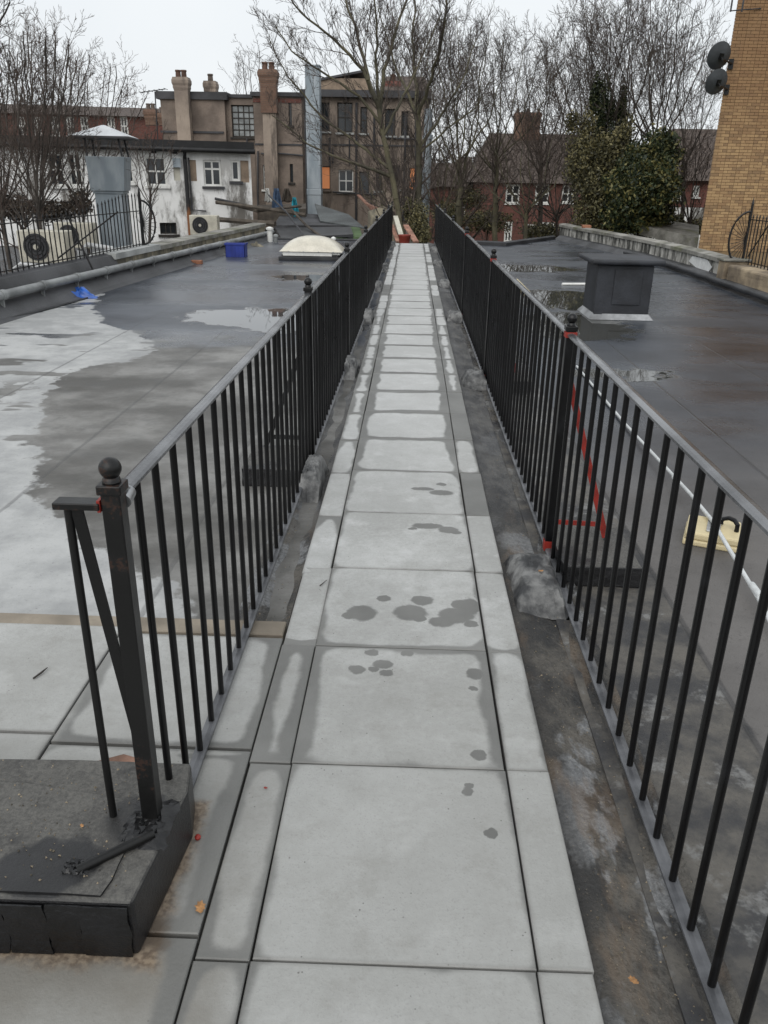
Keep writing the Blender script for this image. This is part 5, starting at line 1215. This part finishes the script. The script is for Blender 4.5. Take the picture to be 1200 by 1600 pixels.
# the two pale trunks past the end of the walkway
Y = 27.
bp = on_y(636, 400, Y); rootp = Vector((bp.x, Y, G))
def rooted(l): l[0].insert(0, rootp); return l
tree('pale_trunk_tree', 'bare tree with greenish trunk leaning left, spreading wide over the brown building', 'tree', rootp[:],
  [rooted(L(Y, [(636,400),(622,330),(606,250),(592,170)], .115, .075)),
   L(Y, [(592,170),(575,120),(560,60),(540,0),(525,-60)], .075, .02, 2), L(Y, [(592,170),(568,110),(520,60),(470,20),(430,-40)], .06, .015, -2), L(Y, [(594,180),(600,110),(618,50),(640,-10),(650,-70)], .07, .02, 1.5),
   L(Y, [(608,275),(575,262),(530,248),(480,225),(425,180)], .06, .015, -1.5), L(Y, [(606,262),(560,225),(500,180),(450,120),(420,60)], .055, .012, 1), L(Y, [(596,195),(560,150),(500,110),(455,80),(430,40)], .05, .012, -1), L(Y, [(592,170),(588,100),(590,40),(580,-50)], .06, .015, -1.2),
   L(Y, [(600,210),(630,150),(660,90),(690,20)], .05, .015, 1)], 1, (19,7,4), .33, .25, bark='bark_green', minr=.0062)
bp = on_y(652, 395, 30); rootp = Vector((bp.x, 30, G))
tree('pale_trunk_tree', 'bare tree with straight greenish trunk just left of the grey flue pipe', 'tree', rootp[:],
  [rooted(L(30, [(652,395),(654,320),(656,240),(653,180)], .145, .09)), L(30, [(653,180),(648,120),(645,60),(650,-30)], .08, .02, 1), L(30, [(653,180),(675,120),(690,60),(700,-20)], .07, .02, -2),
   L(30, [(655,190),(630,130),(610,80),(590,10)], .06, .015, 2), L(30, [(656,230),(690,180),(720,130),(745,60)], .06, .015, 1), L(30, [(656,240),(700,200),(740,170),(770,120)], .04, .012, -1)], 2, (18,7,4), .33, .28, bark='bark_green', minr=.0066)
def auto(seed, Y, px, pyfork, pytop, half, label, n=7, bark='bark', twm='twigs', r=.15, tw=(11,7,4), lean=0, name='bare_tree', upt=.26, tl=.42, pybase=370, start=.15, cat='tree', minr=.0072, spread=(24,58), lr=.26):
    r_ = random.Random(seed); bp = on_y(px, pybase, Y); rp_ = Vector((bp.x, Y, G)); fk = (px+lean, pyfork)
    lim = [([rp_] + [on_y(*q, Y) for q in ((px+lean*.35, (pybase*.6+pyfork*.4)), fk)], r, r*.62)]
    for k in range(n):
        e = (k+.5)/n*2-1; ex = px+lean + half*(e + r_.uniform(-.12,.12)); ty = pytop + abs(e)**2*.28*(pyfork-pytop) + r_.uniform(-12, 22)
        jt = r_.random()**1.5; a0 = (px+lean*(1-jt*.6), lerp(pyfork, pybase, jt*.45)); dy = r_.uniform(-1, 1)*half/1247*Y*.9
        m1 = (lerp(a0[0], ex, .52)+r_.uniform(-6,6), lerp(a0[1], ty, .36)); m2 = (lerp(a0[0], ex, .8)+r_.uniform(-5,5), lerp(a0[1], ty, .72))
        lim.append(L(Y, [a0, m1, m2, (ex, ty)], r*lr, .010, dy))
    return tree(name, label, cat, rp_[:], lim, seed, tw, tl, upt, bark, twm, minr, spread, start)
auto(11, 36, 718, 250, 30, 75, 'bare tree with many upright branches behind the right railing end', 9, 'bark_green', r=.15)
auto(12, 40, 775, 240, 62, 95, 'bare multi-branched tree left of the red house chimney', 9, 'bark_green')
auto(13, 44, 845, 235, 60, 95, 'bare tree standing in front of the red house roof, right of its chimney', 9, 'bark')
auto(14, 38, 822, 330, 190, 100, 'low olive-stemmed bare tree before the red house windows', 8, 'bark_green', 'twigs_brown', r=.12, tw=(9,5,3))
auto(15, 33, 690, 330, 235, 55, 'brownish bare sapling at the foot of the right railing end', 8, 'bark_green', 'twigs_brown', r=.08, tw=(10,5,3), tl=.35)
auto(16, 34, 930, 240, 20, 95, 'bare tree with ivy-clad trunk nearest the mossy parapet corner', 9, 'bark')
auto(17, 37, 975, 235, 0, 100, 'tall bare tree with ivy-clad trunk behind the dark evergreen', 9, 'bark')
auto(18, 35, 1010, 215, -10, 110, 'tall bare tree fanning up to the right above the evergreen', 9, 'bark', lean=12)
auto(19, 40, 1068, 250, 60, 70, 'slender bare tree between the evergreen and the yellow brick block', 8, 'bark', r=.12)
auto(20, 33, 1078, 340, 190, 40, 'dark bare sapling close to the yellow brick corner', 6, 'bark', 'twigs_brown', r=.09, tw=(9,5,3))
auto(21, 50, 650, 260, 60, 70, 'distant bare tree behind the pale trunks', 8, 'bark', minr=.011)
auto(22, 55, 900, 260, 110, 80, 'distant bare tree filling the gap above the red house ridge', 8, 'bark', minr=.011)
auto(23, 50, 400, 190, 88, 45, 'small distant bare tree peeping over the brown building roof', 6, 'bark', minr=.010, tw=(8,4,3))
# left: big multi-stem bush and a corner tree
auto(31, 17, 60, 318, 45, 85, 'dense bare multi-stemmed bush on the left behind the spiked fence', 22, 'bark', 'twigs_brown', r=.065, tw=(8,6,3), minr=.0042, tl=.32, spread=(20,60), upt=.16, lr=.22)
auto(32, 22, 130, 315, 95, 95, 'lighter bare bush behind the extract stack', 18, 'bark', 'twigs_brown', r=.05, tw=(8,5,3), minr=.0046, tl=.32, spread=(20,60), upt=.16, lr=.24)
auto(33, 19, 5, 320, 80, 80, 'bare bush at the left frame edge', 11, 'bark', 'twigs_brown', r=.065, tw=(8,6,3), minr=.0050, tl=.32, spread=(16,52), upt=.2, lr=.30)
auto(36, 20, 40, 350, 170, 100, 'low tangled bare shrub at the foot of the left bushes', 10, 'bark', 'twigs_brown', r=.04, tw=(9,6,3), minr=.0050, tl=.45, spread=(25,70), upt=.05, lr=.4)
auto(24, 46, 690, 330, 210, 110, 'brown tangle of bare branches behind the pale trunks', 14, 'bark', 'twigs_brown', r=.08, tw=(9,6,4), minr=.009, tl=.42, spread=(25,65), upt=.1, lr=.4)
auto(25, 42, 870, 335, 200, 110, 'brown tangle of bare branches hiding the red house right half', 14, 'bark', 'twigs_brown', r=.08, tw=(9,6,4), minr=.008, tl=.42, spread=(25,65), upt=.1, lr=.4)
auto(26, 31, 600, 330, 240, 60, 'low bare tangle of thin branches beyond the far end of the left railing', 10, 'bark_green', 'twigs_brown', r=.05, tw=(9,6,3), minr=.006, tl=.45, spread=(25,65), upt=.1, lr=.4)
auto(34, 13, -150, 200, -80, 175, 'near bare tree whose twigs enter at the top left corner', 9, 'bark', r=.14, tw=(9,6,4), minr=.004, tl=.32)
auto(35, 24, 235, 300, 205, 40, 'thin bare shrub growing before the white building windows', 7, 'bark', 'twigs_brown', r=.05, tw=(7,4,2), minr=.006, tl=.3)

# leafy masses (ivy, evergreens): small leaf faces through the volume
def leafmesh(name, blobs, N, size, mat, parent, seed, flat=.5):
    g_ = np.random.default_rng(seed); w = np.array([b[3]*b[4]*b[5] for b in blobs])**.8; idx = g_.choice(len(blobs), N, p=w/w.sum()); B_ = np.array(blobs)[idx]
    d = g_.normal(size=(N,3)); d /= np.linalg.norm(d,axis=1)[:,None]; rad = g_.random(N)**.42
    lump_ = 1 + .22*np.sin(d[:,0]*5+B_[:,0]*3)*np.sin(d[:,2]*6+B_[:,2]*2) + .15*np.sin(d[:,1]*9+d[:,0]*11+B_[:,1])
    c = B_[:,:3] + d*rad[:,None]*lump_[:,None]*B_[:,3:6]
    a = g_.normal(size=(N,3)); a /= np.linalg.norm(a,axis=1)[:,None]; b = np.cross(a, g_.normal(size=(N,3))); b /= np.linalg.norm(b,axis=1)[:,None]
    s = size*(.6+.9*g_.random(N))[:,None]; a = a*s; b = b*s*flat
    v = np.stack([c-a, c-b*.9, c+a, c+b], 1).reshape(-1,3); F = np.arange(N*4).reshape(-1,4)
    return np_obj(name, v, F, mat, parent, False)
def leaf_mat(name, dark, mid, light, th=(.45,.72)):
    def fn():
        P, x, y, z = pos(); r = irand(); a = noise(P, .75, 4, .6); k = r*.45 + a*.55
        c = mixc(sstep(k, .34, .58), dark, mid); c = mixc(sstep(k + (r-.5)*.2, th[0]+.12, th[1])*.9, c, light)
        return dict(color=c, rough=.55, spec=.35)
    return material(name, fn)
M['ever'] = leaf_mat('evergreen_leaves', (.016,.026,.012), (.05,.066,.026), (.19,.17,.06))
M['ivy'] = leaf_mat('ivy_leaves', (.012,.018,.009), (.03,.042,.018), (.07,.08,.03))
M['deadleaf'] = leaf_mat('dead_brown_leaves', (.018,.015,.012), (.05,.038,.028), (.11,.08,.05))
M['olive'] = leaf_mat('olive_leaves', (.035,.034,.018), (.105,.098,.048), (.19,.165,.075))
def bl(px, py, Y, wpx, hpx, d=1.5): p = on_y(px, py, Y); k = Y*.92/1247; return (p.x, p.y, p.z, wpx*k*1.08, d, hpx*k)
def bush(label, name, blobs, N, size, mat, seed, cat='evergreen', trunkpx=None, Y=30, rr=.12):
    b0 = blobs[0]; t_ = thing(name, label, cat, (b0[0], b0[1], G))
    MB().tube([(b0[0],b0[1],G),(b0[0]+.1,b0[1]+.1,b0[2]-.5),(b0[0],b0[1],b0[2]+b0[5]*.6)], [rr, rr*.8, rr*.3], 8).build('trunk', M['bark'], t_, smooth=True)
    leafmesh('crown', blobs, N, size, mat, t_, seed); return t_
bush('large dark evergreen tree with yellowish tips left of the yellow brick block', 'evergreen_tree', [bl(1005,300,30,48,60,1.5),bl(1030,240,30,28,34,1.0),bl(1000,340,30,45,30,1.4),bl(975,310,29.5,30,50),bl(1040,222,30,14,18,.5),bl(1020,290,29,34,40),bl(990,250,30.5,22,26,.8)], 34000, .062, M['ever'], 5)
bush('olive ivy-smothered evergreen mass in front of the red house right side', 'ivy_bush', [bl(935,300,31,36,50,1.4),bl(908,250,31.5,22,40,1.0),bl(945,340,31,45,22,1.2),bl(918,205,32,13,34,.6),bl(948,240,31,24,34,.9),bl(975,215,31,16,30,.7),bl(895,190,32,10,18,.5)], 17000, .055, M['olive'], 6, 'ivy')
bush('dark ivy column climbing the trunk left of the evergreen', 'ivy_column', [bl(938,200,33,9,70,.35),bl(930,150,33.2,7,30,.3),bl(945,240,33,14,40,.5)], 7000, .055, M['ivy'], 7, 'ivy')
bush('dark ivy column climbing the trunk directly behind the evergreen', 'ivy_column', [bl(967,210,34,10,60,.4),bl(972,165,34,6,30,.3),bl(955,175,34,6,22,.3),bl(965,250,34,16,30,.5)], 7000, .055, M['ivy'], 8, 'ivy')
bush('low green shrub before the corner house white wall', 'green_shrub', [bl(1048,350,36,20,16,.8),bl(1085,355,36,14,12,.8)], 4000, .06, M['olive'], 9, 'shrub')
bush('ivy-covered broken stump with yellow-green leaves by the right end of the walkway', 'ivy_bush', [bl(655,350,27,16,34,.5),bl(640,330,27.5,10,22,.4),bl(664,368,26.5,9,16,.4)], 5000, .035, M['olive'], 10, 'ivy', rr=.06)
bush('dark brown scrub behind the left air conditioner and spiked fence', 'scrub', [bl(20,325,22,40,20,.8),bl(80,330,22.5,34,18,.8),bl(125,318,23,16,22,.6)], 4200, .045, M['deadleaf'], 21, 'scrub', rr=.04)
bush('brown-green scrub below the red brick house', 'scrub', [bl(760,345,42,40,18,1.5),bl(700,340,40,24,26,1.5),bl(850,362,44,36,14,1.5),bl(730,310,46,26,18,1.2)], 12000, .06, M['olive'], 12, 'scrub', rr=.05)
# roof ridge house greenery strip along the top of the far garden wall
quadp('garden_wall', [(1000,352,29),(1092,372,27),(1092,352,30),(1000,338,32)], .3, M['mossy'], 'mossy low roof edge behind the right parapet', 'wall')
# yellow flowers by the pale trunk
# distant tree belt closing the horizon
ds = np.random.default_rng(3); blobs = [(x, 150+ds.uniform(-15,15), ds.uniform(-1.5,1.5), 9, 6, ds.uniform(4,6.5)) for x in range(-150, 170, 9)]
o = leafmesh('distant_trees', blobs, 60000, .42, leaf_mat('bare_wood_far', (.045,.038,.036), (.075,.062,.058), (.11,.095,.085)), None, 2, .35); tag(o, kind='stuff')
